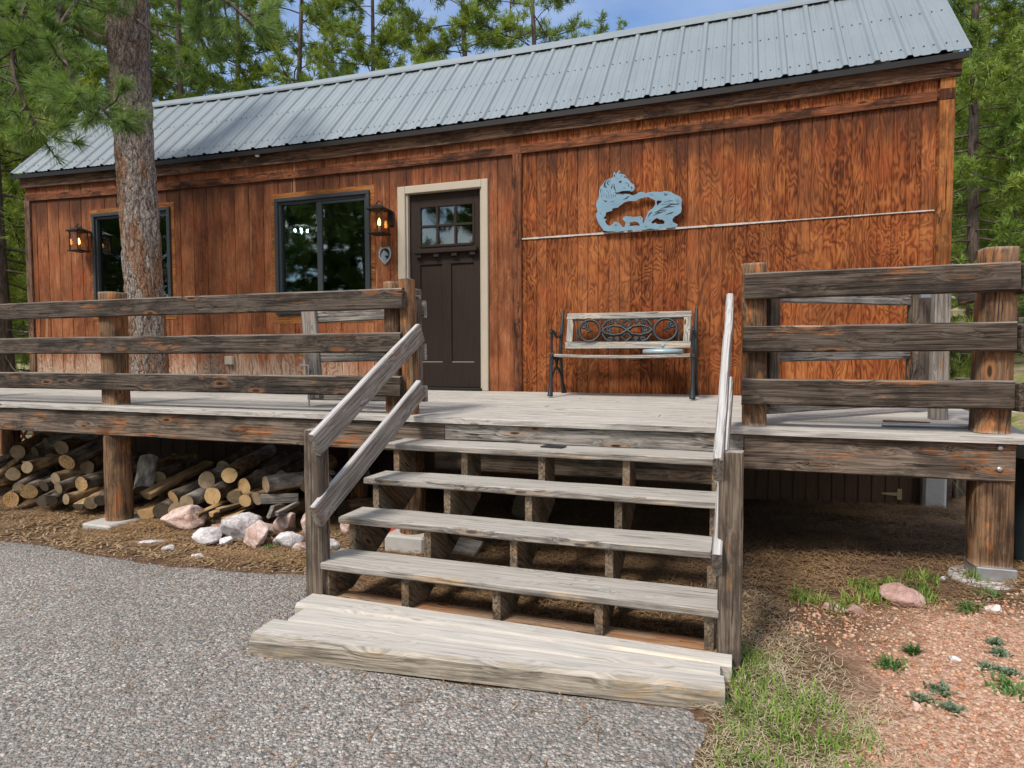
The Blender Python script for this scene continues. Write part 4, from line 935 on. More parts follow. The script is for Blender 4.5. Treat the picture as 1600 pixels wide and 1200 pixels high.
# ================================================================== GATES folded back against the railings
ga = empty('deck_gate', (.7, -1.9, 0), 'grey board gate folded open behind the left railing, with steel drop bolt', 'gate', 'deck gates')
g0, g1 = at_y(652, 530, -1.93), at_y(483, 530, -1.80)
hz = at_y(652, 452, -1.93).z; lz = at_y(652, 611, -1.93).z
board('upright', (g0.x, g0.y, lz), (g0.x-.01, g0.y, hz), .09, .045, M['stairpost'], ga, up=(.2, 1, 0))
board('upright', (at_y(493, 583, -1.80).x, -1.80, .03), (at_y(482, 470, -1.80).x, -1.80, .74), .13, .04, M['grey'], ga, up=(1, 0, 0))
for z, w in ((.70, .12), (.39, .12), (.09, .12)):
    a = at_y(485, 530, -1.77); board('rail', (a.x-.03, -1.76, z-.02), (g0.x+.045, g0.y+.045, z), w, .035, M['grey'], ga)
hd = MB(); q = at_y(652, 464, -1.97); hd.box(q.x-.03, q.x+.02, -1.985, -1.955, q.z-.012, q.z+.012); hd.tube([(q.x-.04, -1.99, q.z), (q.x+.025, -1.99, q.z)], .007, 6); hd.build('hinge', M['galv'], ga)
hd = MB(); q = at_y(655, 605, -1.97); hd.box(q.x-.03, q.x+.025, -1.985, -1.955, q.z-.012, q.z+.012); hd.tube([(q.x-.04, -1.99, q.z), (q.x+.03, -1.99, q.z)], .007, 6); hd.build('hinge', M['galv'], ga)
db = MB(); q = at_y(479, 590, -1.86); db.tube([(q.x-.06, -1.86, q.z+.095), (q.x+.02, -1.86, q.z+.095), (q.x+.02, -1.86, q.z+.06), (q.x+.02, -1.86, -.03)], .007, 6); db.box(q.x-.005, q.x+.05, -1.853, -1.825, q.z-.05, q.z-.02); db.build('drop_bolt', M['galv'], ga)
gb_ = empty('deck_gate', (2.9, -1.9, 0), 'grey board gate standing half open behind the right railing, with latch rod', 'gate', 'deck gates')
h0 = at_d(1208, 530, 3.80); h1 = at_d(1440, 530, 4.32); h0.z = h1.z = 0
dr_ = (h1-h0).normalized(); nr_ = Vector((dr_.y, -dr_.x, 0))
board('upright', h0+Vector((0, 0, .06)), h0+Vector((0, 0, .80)), .075, .045, M['stairpost'], gb_, up=dr_)
board('upright', h1+Vector((0, 0, .03)), h1+Vector((0, 0, .80)), .15, .04, M['stairpost'], gb_, up=dr_)
board('upright', h1+Vector((0, 0, .03))-nr_*.042-dr_*.05, h1+Vector((0, 0, .79))-nr_*.042-dr_*.05, .05, .035, M['rail'], gb_, up=dr_)
for z in (.755, .40, .09): board('rail', h0+Vector((0, 0, z-.01))-nr_*.042, h1+Vector((0, 0, z))-nr_*.042-dr_*.08, .13, .035, M['grey'], gb_)
q = at_d(1448, 458, 4.2); lt = MB(); lt.box(q.x-.035, q.x+.045, q.y-.01, q.y+.03, q.z-.03, q.z+.035); e_ = at_d(1492, 466, 4.0); lt.tube([(q.x-.02, q.y-.02, q.z+.03), (q.x+.03, q.y-.03, q.z+.022), tuple(e_)], .008, 6); lt.build('latch', M['galv'], gb_)
# ================================================================== BENCH
B0, B1 = at_y(872, 618, -.50), at_y(1082, 628, -.52)
bx0 = at_y(868, 553, -.50).x; bx1 = at_y(1078, 557, -.50).x
byf, byb = -.52, -.14
bench = empty('park_bench', ((bx0+bx1)/2, -.33, dkz(-.33)), 'park bench with cast iron scroll back and grey slats against the cabin wall', 'bench')
zd = dkz(-.4); zs = at_y(868, 553, byf).z; zt_ = at_y(990, 488, byb).z
def yb_(z): return byb-.10+(z-zs)/(zt_-zs)*.10       # backrest leans
sl_ = MB()
for i in range(4):
    y0 = byf-.02+i*.078; sag = lambda u: -.012*4*u*(1-u)
    n = 12; v = []
    for k in range(n+1):
        u = k/n; x = bx0-.005+(bx1-bx0+.01)*u
        for y, z in ((y0, -.024), (y0, -.004), (y0+.006, 0), (y0+.062, 0), (y0+.068, -.005), (y0+.068, -.024)): v.append((x, y, zs+z+sag(u)-.01*i*.3))
    sl_.add(v, [(k*6+j, (k+1)*6+j, (k+1)*6+(j+1) % 6, k*6+(j+1) % 6) for k in range(n) for j in range(6)]+[(0, 1, 2, 3, 4, 5), tuple(n*6+q for q in (5, 4, 3, 2, 1, 0))])
mx_ = Vector(((bx0+bx1)/2, -.35, zs)); sl_.v = [tuple(Vector(p)-mx_) for p in sl_.v]
sl_.build('seat', M['benchwood'], bench, Matrix.Translation(mx_))
zb0, zb1 = at_y(990, 545, byb-.06).z, zt_
bl0, bl1 = bx0+.02, bx1-.012
tb = (zb1-zb0)*.17
def bboard(nm, xa, za, xb, zb, h):
    if za == zb: return board(nm, (xa, yb_(za), za), (xb, yb_(zb), zb), h, .028, M['benchwood'], bench, up=(0, .2, 1), wob=.001, ch=.004)
    return board(nm, (xa, yb_(za), za), (xb, yb_(zb), zb), h, .028, M['benchwood'], bench, up=(1, 0, 0), wob=.001, ch=.004)
bboard('back_slat', bl0, zb1-tb/2, bl1, zb1-tb/2, tb); bboard('back_slat', bl0, zb0+tb*.55, bl1, zb0+tb*.55, tb*1.1)
bboard('back_stile', bl0+.035, zb0+tb*1.12, bl0+.035, zb1-tb-.001, .06); bboard('back_stile', bl1-.035, zb0+tb*1.12, bl1-.035, zb1-tb-.001, .06)
ix0, ix1, iz0, iz1 = bl0+.068, bl1-.068, zb0+tb*1.13, zb1-tb-.003
ic = Vector(((ix0+ix1)/2, 0, (iz0+iz1)/2)); hw, hh = (ix1-ix0)/2, (iz1-iz0)/2
sc = MB()
def P3(u, w): z = ic.z+w*hh; return Vector((ic.x+u*hw, yb_(z), z))
def curve(pts, r=.0135): sc.tube([P3(*q) for q in pts], r, 6)
curve([(-1, -1), (1, -1), (1, 1), (-1, 1), (-1, -1)], .009); curve([(-.93, -1), (-.93, 1)], .007); curve([(.93, -1), (.93, 1)], .007)
asp = hw/hh
def spiral(cx, cz, r0, a0, turns, sg=1, shrink=.18):
    n = int(18*turns)
    return [(cx+sg*(r0*(1-(1-shrink)*i/n))*math.cos(a0+2*math.pi*turns*i/n)/asp, cz+(r0*(1-(1-shrink)*i/n))*math.sin(a0+2*math.pi*turns*i/n)) for i in range(n+1)]
for sg in (-1, 1):
    curve([(sg*.69+.95*math.cos(t)/asp*1.0, .95*math.sin(t)) for t in np.linspace(0, 2*math.pi, 30)])
    curve(spiral(sg*.80, .42, .36, -1.2, 1.6, -sg), .010); curve(spiral(sg*.80, -.42, .36, 1.2, -1.6, -sg), .010); curve([(sg*.74, .1), (sg*.64, .0), (sg*.74, -.1)], .012)
    for s2 in (-1, 1):
        curve([(sg*.46, -s2*.1), (sg*.40, s2*.25), (sg*.25, s2*.42), (sg*.1, s2*.33), (0, 0), (-sg*.08, -s2*.22)])
        curve(spiral(sg*.17, s2*.78, .20, 0, 1.5, sg), .009); curve(spiral(sg*.30, s2*.74, .22, 2, 1.5, sg), .009); curve(spiral(sg*.33, s2*.12, .22, 3, 1.4, sg), .009)
        curve([(sg*.45, s2*.35), (sg*.38, s2*.8), (sg*.28, s2*.97)]); curve([(0, s2*.95), (sg*.09, s2*.6), (sg*.02, s2*.3)])
sc.build('scroll_panel', M['iron'], bench)
for x in (bx0-.028, bx1+.028):
    L_ = MB()
    A = lambda y, z: Vector((x, y, z))
    L_.tube([A(byf-.06, zd+.008), A(byf-.03, zd+.12), A(byf-.035, zd+.26), A(byf+.0, zs-.03), A(byf-.005, zs+.0)], [.026, .016, .015, .020, .022], 8)
    L_.build('leg', M['iron'], bench); L_ = MB()
    L_.tube([A(byb+.05, zd+.008), A(byb-.02, zd+.12), A(byb-.05, zd+.26), A(byb-.08, zs-.02), A(byb-.075, zs+.10), A(yb_(zb1)+.02, zb1+.03)], [.026, .016, .015, .019, .018, .014], 8)
    L_.build('leg', M['iron'], bench); L_ = MB()
    L_.tube([A(byf-.03, zs-.015), A((byf+byb)/2, zs-.035), A(byb-.08, zs-.01)], .016, 7)
    ym = (byf+byb)/2-.03
    L_.tube([A(byf-.03, zd+.16), A(ym-.08, zd+.24), A(ym, zd+.27), A(ym+.07, zd+.24), A(byb-.03, zd+.16)], .012, 6)
    L_.tube([A(ym, zd+.27), A(ym-.03, zd+.32), A(ym-.07, zs-.04)], .010, 6); L_.tube([A(ym, zd+.27), A(ym+.03, zd+.32), A(ym+.07, zs-.04)], .010, 6)
    L_.build('side_frame', M['iron'], bench); L_ = MB()
    L_.tube([A(byf+.0, zs+.01), A(byf-.01, zs+.09), A(byf+.0, zs+.17), A(byf-.035, zs+.215), A(byf-.045, zs+.19)], [.013, .012, .014, .014, .011], 7)
    L_.tube([A(byf-.03, zs+.215), A(byf+.06, zs+.20), A(byf+.16, zs+.155), A(byf+.25, zs+.16), A(yb_(zs+.2), zs+.18)], .013, 7)
    L_.build('armrest', M['iron'], bench)
lc2 = at_y(1035, 549, -.40); o = empty('pan_cover', (lc2.x, -.36, zs), 'round blue-grey metal lid with a knob lying on the bench seat', 'lid')
MB().revolve([(0, 0), (.165, 0), (.175, .006), (.172, .028), (.16, .036), (.05, .044), (0, .046)], 32, c=(lc2.x, -.36, zs+.002)).build('lid_plate', M['lid'], o)
k = MB(); k.revolve([(0, .045), (.012, .045), (.010, .062), (.022, .068), (.018, .078), (0, .08)], 12, c=(lc2.x, -.36, zs+.002)); k.build('knob', M['lid'], o)
# ================================================================== SMALL THINGS ON DECK AND STEPS
a = at_z(1378, 663, dkz(-2.0)+.016); b = at_z(1566, 668, dkz(-2.1)+.016)
o = tag(MB().tube([a, b], .013, 10).build('steel_pipe', M['galv']), 'silver steel pipe lying along the deck edge behind the right corner post', 'pipe')
a2 = at_z(1382, 659.5, dkz(-1.98)+.012); b2 = at_z(1455, 662.5, dkz(-2.0)+.012)
tag(MB().tube([a2+Vector((0, .045, 0)), b2+Vector((0, .02, 0))], .010, 8).build('iron_rod', M['rust']), 'short rusty iron rod lying beside the steel pipe on the deck', 'rod')
q = at_z(865, 698, TZ[0]+.003); pl = MB(); pl.poly([[(q.x-.075, q.y-.035), (q.x+.06, q.y-.04), (q.x+.075, q.y+.03), (q.x-.06, q.y+.035)], [(q.x-.04, q.y-.015), (q.x+.035, q.y-.018), (q.x+.04, q.y+.012), (q.x-.035, q.y+.015)]], .006, lambda a, b, w: (a, b, TZ[0]+.002+w))
tag(pl.build('metal_plate', M['iron']), 'small dark metal plate lying on the top stair tread', 'plate')
# dustbin at the right edge
q = Vector((4.37, -1.86)); gq = gzf(q.x, q.y); o = empty('dustbin', (q.x, q.y, gq), 'dark metal dustbin with a pale blue lid behind the right deck post', 'dustbin')
body = MB(); n = 48; v = []
for r, z in ((.23, 0), (.235, .03), (.262, .585), (.268, .60), (.262, .62)):
    for i in range(n): v.append((q.x+(r+(.006 if i % 4 < 2 and 0.02 < z < .59 else 0))*math.cos(2*math.pi*i/n), q.y+(r+(.006 if i % 4 < 2 and 0.02 < z < .59 else 0))*math.sin(2*math.pi*i/n), gq+z))
body.add(v, [(j*n+i, j*n+(i+1) % n, (j+1)*n+(i+1) % n, (j+1)*n+i) for j in range(4) for i in range(n)], 0, False); bd = body.build('body', M['can'], o)
MB().revolve([(.262, .625), (.283, .59), (.286, .68), (.27, .70), (.10, .74), (0, .75)], 36, c=(q.x, q.y, gq)).build('lid', M['lid'], o)
mk = MB(); cth = math.atan2(CAM.y-q.y, CAM.x-q.x)-.60
def on_can(a, z): return Vector((q.x+.272*math.cos(cth+a), q.y+.272*math.sin(cth+a), gq+z))
mk.tube([on_can(.10+.07*math.cos(t), .45+.035*math.sin(t)) for t in np.linspace(.9, 5.4, 14)], .004, 5); mk.build('painted_letter', M['white'], bd)
# things under the stairs
q = at_g(724, 868); Mx = Matrix.Translation((q.x, q.y+.05, gzf(q.x, q.y)+.035)) @ Matrix.Rotation(-.25, 4, 'Z') @ Matrix.Rotation(.62, 4, 'X')
k = MB(); k.cbox(-.11, .11, -.07, .07, -.012, .012, .003); o = k.build('board_offcut', M['grey'], None, Mx); tag(o, 'grey board offcut lying tilted on the straw under the stairs', 'board')
q = at_y(612, 790, -1.70); gq = gzf(q.x, -1.7); o = empty('traffic_cone', (q.x, -1.7, gq), 'orange cone half hidden behind the log post under the stairs', 'cone')
MB().revolve([(.13, .03), (.035, .40), (.028, .41), (0, .41)], 20, c=(q.x, -1.7, gq)).build('body', M['orange'], o); MB().cbox(q.x-.16, q.x+.16, -1.86, -1.54, gq-.0, gq+.029, .01).build('base', M['orange'], o)
q = at_g(1503, 782); tag(board('leaning_plank', (q.x+.10, q.y+.25, gzf(q.x, q.y)-.02), (q.x-.08, q.y+.3, gzf(q.x, q.y)+.55), .09, .04, M['stairpost'], None, up=(1, 0, 0)), 'weathered plank leaning under the deck beside the right corner post', 'plank')
# camp chair far left behind the rail
q = Vector((-7.9, -.55)); q2 = at_y(8, 580, .4); gq = gzf(q2.x, .4)
o = empty('camp_chair', (q2.x, .4, gq), 'folding camp chair with brown frame and pale canvas beyond the left cabin corner', 'chair')
k = MB(); X = q2.x
for dy in (-.22, .22):
    k.tube([(X-.22, .4+dy, gq), (X+.20, .4+dy, gq+.44)], .018, 6); k.tube([(X+.24, .4+dy, gq), (X-.20, .4+dy, gq+.44)], .018, 6); k.tube([(X+.21, .4+dy, gq), (X+.21, .4+dy, gq+.64), (X-.20, .4+dy, gq+.64)], .018, 6)
k.build('frame', M['rust'], o)
MB().cbox(X-.2, X+.16, .19, .61, gq+.42, gq+.445, .006).build('seat', M['cloth'], o); MB().cbox(X-.24, X-.2, .19, .61, gq+.44, gq+.85, .01).build('backrest', M['cloth'], o)
MB().cbox(X-.2, X+.24, .15, .21, gq+.655, gq+.685, .006).build('arm_pad', M['cloth'], o)
# ================================================================== FIREWOOD
def log(c, d, r, ln, bark, end, label, oval=1., split=False, group='firewood under the deck', taper=.95, name='firewood_log'):
    """c: centre of the sawn end that faces the viewer, d: direction the log runs away from it"""
    d = Vector(d).normalized(); c = Vector(c); Mx, L0 = frame_from(c, c+d*ln)
    n, m_ = (14, 7); v = []; sd_ = R.random()*90; tilt = R.uniform(-.22, .22); t2 = R.uniform(-.2, .2)
    for i in range(m_+1):
        u = i/m_; x = -ln/2+ln*u; bend = .03*math.sin(u*2.6+sd_)*ln
        for k in range(n):
            a = 2*math.pi*k/n; rr = r*(1+(taper-1)*u)*(1+.10*mnoise.noise((math.cos(a)*1.1+sd_, math.sin(a)*1.1, u*1.2))+.04*mnoise.noise((math.cos(a)*4, math.sin(a)*4+sd_, u*5)))
            yy, zz = rr*math.cos(a), rr*math.sin(a)*oval
            if split: zz = min(zz, r*.12+.03*r*math.cos(3*a)); 
            xx = x+(yy*tilt+zz*t2 if i in (0, m_) else 0)
            v.append((xx, yy, zz+bend))
    f = [(i*n+k, i*n+(k+1) % n, (i+1)*n+(k+1) % n, (i+1)*n+k) for i in range(m_) for k in range(n)]; mi = []
    for i in range(m_):
        for k in range(n):
            zz = (v[i*n+k][2]+v[i*n+(k+1) % n][2])/2; mi.append(2 if split and 1 <= k < n/2-1 else 0)
    f += [tuple(range(n)), tuple(m_*n+k for k in range(n))[::-1]]; mi += [1, 1]
    me = mesh(name, v, f, [bark, end]+([M['split']] if split else []), mi)
    me.polygons.foreach_set('use_smooth', [not split]*(len(f)-2)+[False]*2)
    return tag(link(name, me, None, Mx), label, 'log', group)
YW = -1.93
GB, BB, DB = M['log_grey'], M['log_brown'], M['log_dark']; EF, EO, ED = M['end_fresh'], M['end_old'], M['end_dark']
def pl_(px, py, rpx, d, ln, bark, end, label, y=YW, **k):
    c = at_y(px, py, y); dep = (c-CAM).dot(FW); aw = Vector((c.x-CAM.x, c.y-CAM.y, 0)).normalized(); d = Vector(d); d = aw*max(d.y, .5)+Vector((-aw.y*-1, -aw.x, 0))*d.x*.9+Vector((0, 0, d.z*.6))
    return log(c, d, .92*rpx*dep/FPX, ln, bark, end, label, **k)
BK = (.45, .85, .16)
pl_(322, 746, 14.5, (.62, .75, .12), .95, GB, EO, 'thick grey log on top of the right pile, pale end facing left', y=-1.90)
pl_(358, 743, 13, (.35, .9, .02), .6, BB, EF, 'log with bright yellow cut face at the top of the right pile', y=-1.97)
pl_(381, 756, 14.5, (.62, .75, .12), .8, DB, EF, 'dark barked log with oval pale face just left of the long grey log', y=-1.93)
pl_(415, 760, 14.5, (.98, .2, -.02), .62, GB, EO, 'long smooth grey log lying crosswise at the right end of the pile', y=-1.95)
pl_(270, 776, 11.5, (.75, .6, .28), .6, DB, EF, 'log with a half covered yellow face below the tilted split log', y=-1.93)
pl_(291, 781, 12.5, (.66, .72, .16), .7, GB, EO, 'grey log in the middle row with a mottled end, left of the brightest log', y=-1.97)
pl_(332, 777, 15, (.5, .85, .1), .7, DB, EF, 'largest bright yellow round log end in the right pile', y=-2.0)
pl_(366, 777, 12, BK, .6, BB, EO, 'small round log end right of the largest yellow end', y=-1.98)
pl_(383, 785, 11, BK, .6, BB, EF, 'small pale log at the bottom under the oval face', y=-2.0)
pl_(401, 782, 11.5, (.6, .8, .1), .6, BB, EO, 'small pale log under the left end of the long grey log', y=-1.97)
pl_(228, 775, 13, (.72, .55, .42), .72, BB, EO, 'long split log tilted up to the right beside the log post', y=-1.95, split=True)
pl_(224, 766, 16, (.12, .4, .9), .34, GB, ED, 'short upright grey bark log beside the log post', y=-1.85)
pl_(229, 800, 15, (.4, .9, .1), .45, BB, EF, 'split block with a yellow wedge face on the ground right of the post', y=-2.0, split=True)
pl_(252, 800, 14, BK, .5, DB, ED, 'charred dark log at the bottom of the right pile', y=-1.98)
pl_(275, 795, 13, (.5, .8, .15), .45, BB, EO, 'brown log at the bottom behind the pink rock', y=-1.95)
for px, py, w, d, lab in ((305, 803, 7, (.7, .6, .2), 'thin split stick lying on the ground behind the pink rock'), (330, 803, 7, (.75, .6, .1), 'short grey split stick on the ground below the largest log end'), (352, 808, 8, (.6, .7, .05), 'small square grey billet on the ground in front of the pile'), (340, 797, 6, (.8, .5, .1), 'thin dark stick under the largest yellow log end')):
    pl_(px, py, w, d, .32, DB, M['split'], lab, y=-2.03, split=True, group='split sticks by the pile')
q = at_y(448, 783, -1.95); tag(board('grey_plank', at_y(407, 780, -1.98), at_y(466, 778, -1.80), .075, .03, M['grey'], None), 'short grey plank lying under the long grey log', 'plank')
tag(board('grey_plank', at_y(422, 800, -2.05), at_y(440, 795, -1.85), .10, .03, M['grey'], None, up=(.3, .3, .9)), 'grey plank offcut tilted on the ground at the right end of the pile', 'plank')
tag(board('grey_plank', at_y(432, 803, -2.06), at_y(466, 786, -1.8), .035, .03, M['tread'], None), 'pale thin batten sloping up beside the stair post', 'plank')
for px, py, r_, lab, y_ in ((250, 748, 12, 'dim round log at the top of the right pile behind the tilted split log', -1.7), (404, 742, 12, 'dim log on top of the pile behind the long grey log', -1.7), (441, 745, 12, 'dim log behind the right end of the long grey log', -1.7), (348, 728, 11, 'dim log highest in the right pile under the fascia', -1.65)): pl_(px, py, r_, BK, .5, DB, EO, lab, y=y_)
# left pile
for px, py, r_, lab, y_ in ((28, 706, 12, 'dim log near the top of the left pile at the left edge', -1.75), (96, 699, 12, 'dim log near the top of the left pile under the fascia', -1.7), (136, 731, 12, 'dim log high in the left pile next to the post', -1.75), (150, 752, 11, 'dim log in the left pile half hidden by the post', -1.8), (20, 742, 11, 'dim log in the middle of the left pile at the left edge', -1.9), (30, 765, 11, 'dim log low in the left pile at the left edge', -1.98)): pl_(px, py, r_, BK, .5, DB if px % 4 else BB, EO, lab, y=y_)
pl_(43, 732, 10, (.75, .6, .22), .62, BB, EO, 'brown log with a flared end at the upper left of the left pile', y=-1.98)
pl_(104, 721, 14, (.72, .6, .32), .55, DB, M['split'], 'dark thick log with a torn orange end on top of the left pile', y=-1.95)
pl_(86, 746, 10.5, (.75, .62, .2), .8, BB, EO, 'long yellowish log in the middle of the left pile', y=-2.0)
pl_(91, 762, 9.5, (.78, .6, .12), .6, DB, EO, 'thin log with a grey white end in the left pile', y=-2.02)
pl_(127, 757, 12.5, (.75, .6, .22), .55, DB, M['split'], 'dark log with a yellow splintered end left of the post', y=-2.0)
pl_(68, 757, 10, (.7, .65, .2), .5, DB, ED, 'grey black log end left of the thin white ended log', y=-2.02)
pl_(103, 781, 9, (.78, .6, .16), .5, BB, EO, 'small reddish log near the ground in the left pile', y=-2.05)
pl_(80, 781, 9, BK, .45, DB, ED, 'squarish dark block near the ground in the left pile', y=-2.05)
pl_(66, 783, 9.5, BK, .45, DB, ED, 'round black log end near the ground in the left pile', y=-2.04)
pl_(17, 782, 14, (.55, .8, .1), .5, DB, M['split'], 'big dark log with torn orange face at the photo\'s left edge', y=-2.05)
pl_(45, 770, 13, (.5, .85, .1), .45, DB, M['split'], 'dark log with shredded orange end in the lower left pile', y=-2.06)
pl_(142, 784, 11, BK, .45, BB, EO, 'mossy brown log standing on the ground beside the post', y=-2.02)
pl_(157, 783, 9.5, BK, .5, DB, ED, 'black log end touching the left side of the post', y=-1.98)
pl_(122, 789, 9, (.5, .85, .05), .4, DB, ED, 'dark split block on the ground left of the post', y=-2.06, split=True)
pl_(72, 692, 11, (.8, .5, .1), .5, GB, ED, 'grey knotty stump piece at the very top of the left pile', y=-1.75)
pl_(55, 708, 9, (.8, .5, .15), .5, DB, ED, 'dark bent log under the grey stump piece', y=-1.8)
for i, (px, py, e) in enumerate(((-8, 745, (70, 690)), (-10, 733, (40, 705)), (-6, 755, (50, 742)), (-10, 722, (60, 700)), (-12, 765, (28, 760)))):
    a = at_y(px, py, -1.9); b = at_y(e[0], e[1], -1.5); tag(MB().tube([a, (a+b)/2+Vector((0, 0, .02)), b], [.03, .026, .018], 7).build('branch_stick', DB if i % 2 else BB), 'long thin branch stacked at the left end of the left pile', 'stick', 'branches stacked at the left pile')
for i in range(34):   # the unlit back of the heap
    x = R.uniform(-4.6, -.55); y = R.uniform(-1.72, -1.2); z = gzf(x, y)+R.choice((.07, .07, .18, .28, .37))*(1 if x < -2.3 or x > -2.0 else .6)
    log((x, y, z), (R.uniform(-.35, .35), R.uniform(.6, 1), R.uniform(-.03, .12)), R.uniform(.05, .085), R.uniform(.4, .6), R.choice((DB, DB, BB)), R.choice((ED, EO)), 'dim log deep in the back of the pile under the deck', group='logs at the back of the pile')
# ================================================================== ROCKS
def rock(x, y, w, d, h, mat, label, group='rocks edging the ground', seed=None, cat='rock', sink=.12, rz=None):
    bm = bmesh.new(); bmesh.ops.create_icosphere(bm, subdivisions=4, radius=1); s_ = R.random()*99
    pl = [Vector((R.gauss(0, 1), R.gauss(0, 1), R.gauss(0, 1))).normalized() for _ in range(16)]; pd_ = [R.uniform(.50, .86) for _ in pl]
    for v in bm.verts:
        p = v.co.copy()
        for a, b in zip(pl, pd_):
            t = p.dot(a)
            if t > b: p -= a*(t-b)*.97
        p *= 1+.12*mnoise.noise(p*1.7+Vector((s_, 0, 0)))+.05*mnoise.noise(p*5+Vector((s_, 3, 0)))+.025*mnoise.noise(p*13+Vector((s_, 3, 9)))
        v.co = Vector((p.x*w/1.65, p.y*d/1.65, p.z*h/1.65))
    me = bpy.data.meshes.new('rock'); bm.to_mesh(me); bm.free(); me.materials.append(mat); me.polygons.foreach_set('use_smooth', [True]*len(me.polygons))
    Mx = Matrix.Translation((x, y, gzf(x, y)+h/2-h*sink)) @ Matrix.Rotation(R.uniform(-.5, .5) if rz is None else rz, 4, 'Z')
    return tag(link('rock', me, None, Mx), label, cat, group)
def rk(px, py, wpx, hpx, mat, label, deep=.8, **k):
    q = at_g(px, py); dep = (q-CAM).dot(FW); w = wpx*dep/FPX; return rock(q.x, q.y+w*.15, w*1.08, w*deep, hpx*dep/FPX*1.25, mat, label, **k)
RW, RP, RR_ = M['rock_white'], M['rock'], M['rock_red']
rk(277, 828, 66, 32, RP, 'large pink and white quartz rock in front of the right log pile, beside the footing')
rk(320, 849, 50, 20, RW, 'jagged white rock nearest the driveway edge left of the big pair')
rk(378, 844, 58, 44, RW, 'tall tilted pale rock, left one of the touching pair', rz=.7)
rk(396, 856, 44, 36, RP, 'rounded pinkish rock, right one of the touching pair')
rk(440, 832, 46, 26, RP, 'flat topped pink rock behind the green weeds near the stair post')
rk(446, 855, 40, 26, RW, 'pale slanting rock between two green weeds')
rk(412, 836, 26, 16, RP, 'small pink stone wedged behind the touching pair')
rk(352, 852, 22, 12, RW, 'small white stone between the jagged rock and the tall tilted rock')
rk(468, 862, 24, 14, RP, 'small pinkish stone in front of the upright pale rock')
rk(479, 838, 26, 32, RP, 'upright pale rock just left of the stair post')
rk(515, 862, 24, 20, RW, 'white rock just right of the stair post')
rk(543, 836, 26, 20, RP, 'pinkish rock under the second lowest tread at the left')
rk(587, 850, 20, 18, RW, 'white rock beside the concrete block under the stairs')
rk(233, 850, 34, 8, RW, 'thin pale flake of stone lying by the footing', sink=.4)
rk(262, 858, 24, 8, RW, 'small flat white stone below the large pink rock', sink=.4)
rk(305, 872, 18, 9, RW, 'small white stone at the driveway edge', sink=.4)
rk(340, 824, 30, 10, RR_, 'flat reddish stone half buried behind the jagged white rock', sink=.4)
rk(816, 812, 30, 32, M['rock_brown'], 'round brown stone in the shade under the stairs', group='stones under the deck')
rk(1417, 945, 56, 26, RR_, 'pink granite rock with grass around it on the right gravel', group='rocks on the gravel')
rk(1307, 958, 30, 18, RR_, 'small reddish rock half hidden by a grass tuft', group='rocks on the gravel', sink=.35)
rk(1337, 960, 26, 14, RR_, 'low pinkish rock between the grass tuft and the granite rock', group='rocks on the gravel', sink=.4)
rk(1555, 958, 22, 13, RP, 'small orange pink stone right of the round weed', group='rocks on the gravel', sink=.35)
rk(1433, 1110, 16, 10, RP, 'tiny pale pink stone in front of the sage clump', group='rocks on the gravel', sink=.3)
rk(1492, 1038, 14, 8, RW, 'tiny grey white stone at the middle of the gravel', group='rocks on the gravel', sink=.3)
rk(1475, 907, 9, 6, RW, 'tiny white pebble by the foot of the right post', group='rocks on the gravel', sink=.3)
# ================================================================== TREES
def unit(a): return a/np.maximum(1e-9, np.linalg.norm(a, axis=-1, keepdims=True))
def needle_arrays(P, D, size, n, width, spread=.85, rng=NR):
    N = len(P); k = N*n
    p = np.repeat(P, n, 0); d = np.repeat(D, n, 0); s = np.repeat(size, n)*rng.uniform(.6, 1.15, k)
    rnd = unit(rng.normal(size=(k, 3)))
    dr = unit(d*rng.uniform(.25, 1.1, (k, 1))+rnd*spread)
    base = p-d*rng.uniform(0, .35, (k, 1))*s[:, None]
    side = unit(np.cross(dr, rng.normal(size=(k, 3))))*width/2
    tip = base+dr*s[:, None]; midp = base+dr*s[:, None]*.55+np.array([0, 0, 1.])*(s*.05)[:, None]
    v = np.stack([base-side*.6, base+side*.6, midp+side, tip, midp-side], 1).reshape(-1, 3)
    b = np.arange(k)*5
    f = np.concatenate([np.stack([b, b+1, b+2, b+4], 1), np.stack([b+4, b+2, b+3, b+3], 1)])
    return v, f, b
def crown_mesh(name, P, D, size, n, width, mat, spread=.85):
    v, f, b = needle_arrays(np.array(P), unit(np.array(D)), np.array(size), n, width, spread)
    me = bpy.data.meshes.new(name); k = len(b)
    me.vertices.add(len(v)); me.vertices.foreach_set('co', v.astype(np.float32).ravel())
    q = np.stack([b, b+1, b+2, b+4], 1); t = np.stack([b+4, b+2, b+3], 1)
    lv = np.concatenate([q.ravel(), t.ravel()]).astype(np.int32); ls = np.concatenate([np.arange(k)*4, k*4+np.arange(k)*3]).astype(np.int32)
    me.loops.add(len(lv)); me.loops.foreach_set('vertex_index', lv); me.polygons.add(2*k); me.polygons.foreach_set('loop_start', ls)
    me.materials.append(mat); me.update(calc_edges=True); return me
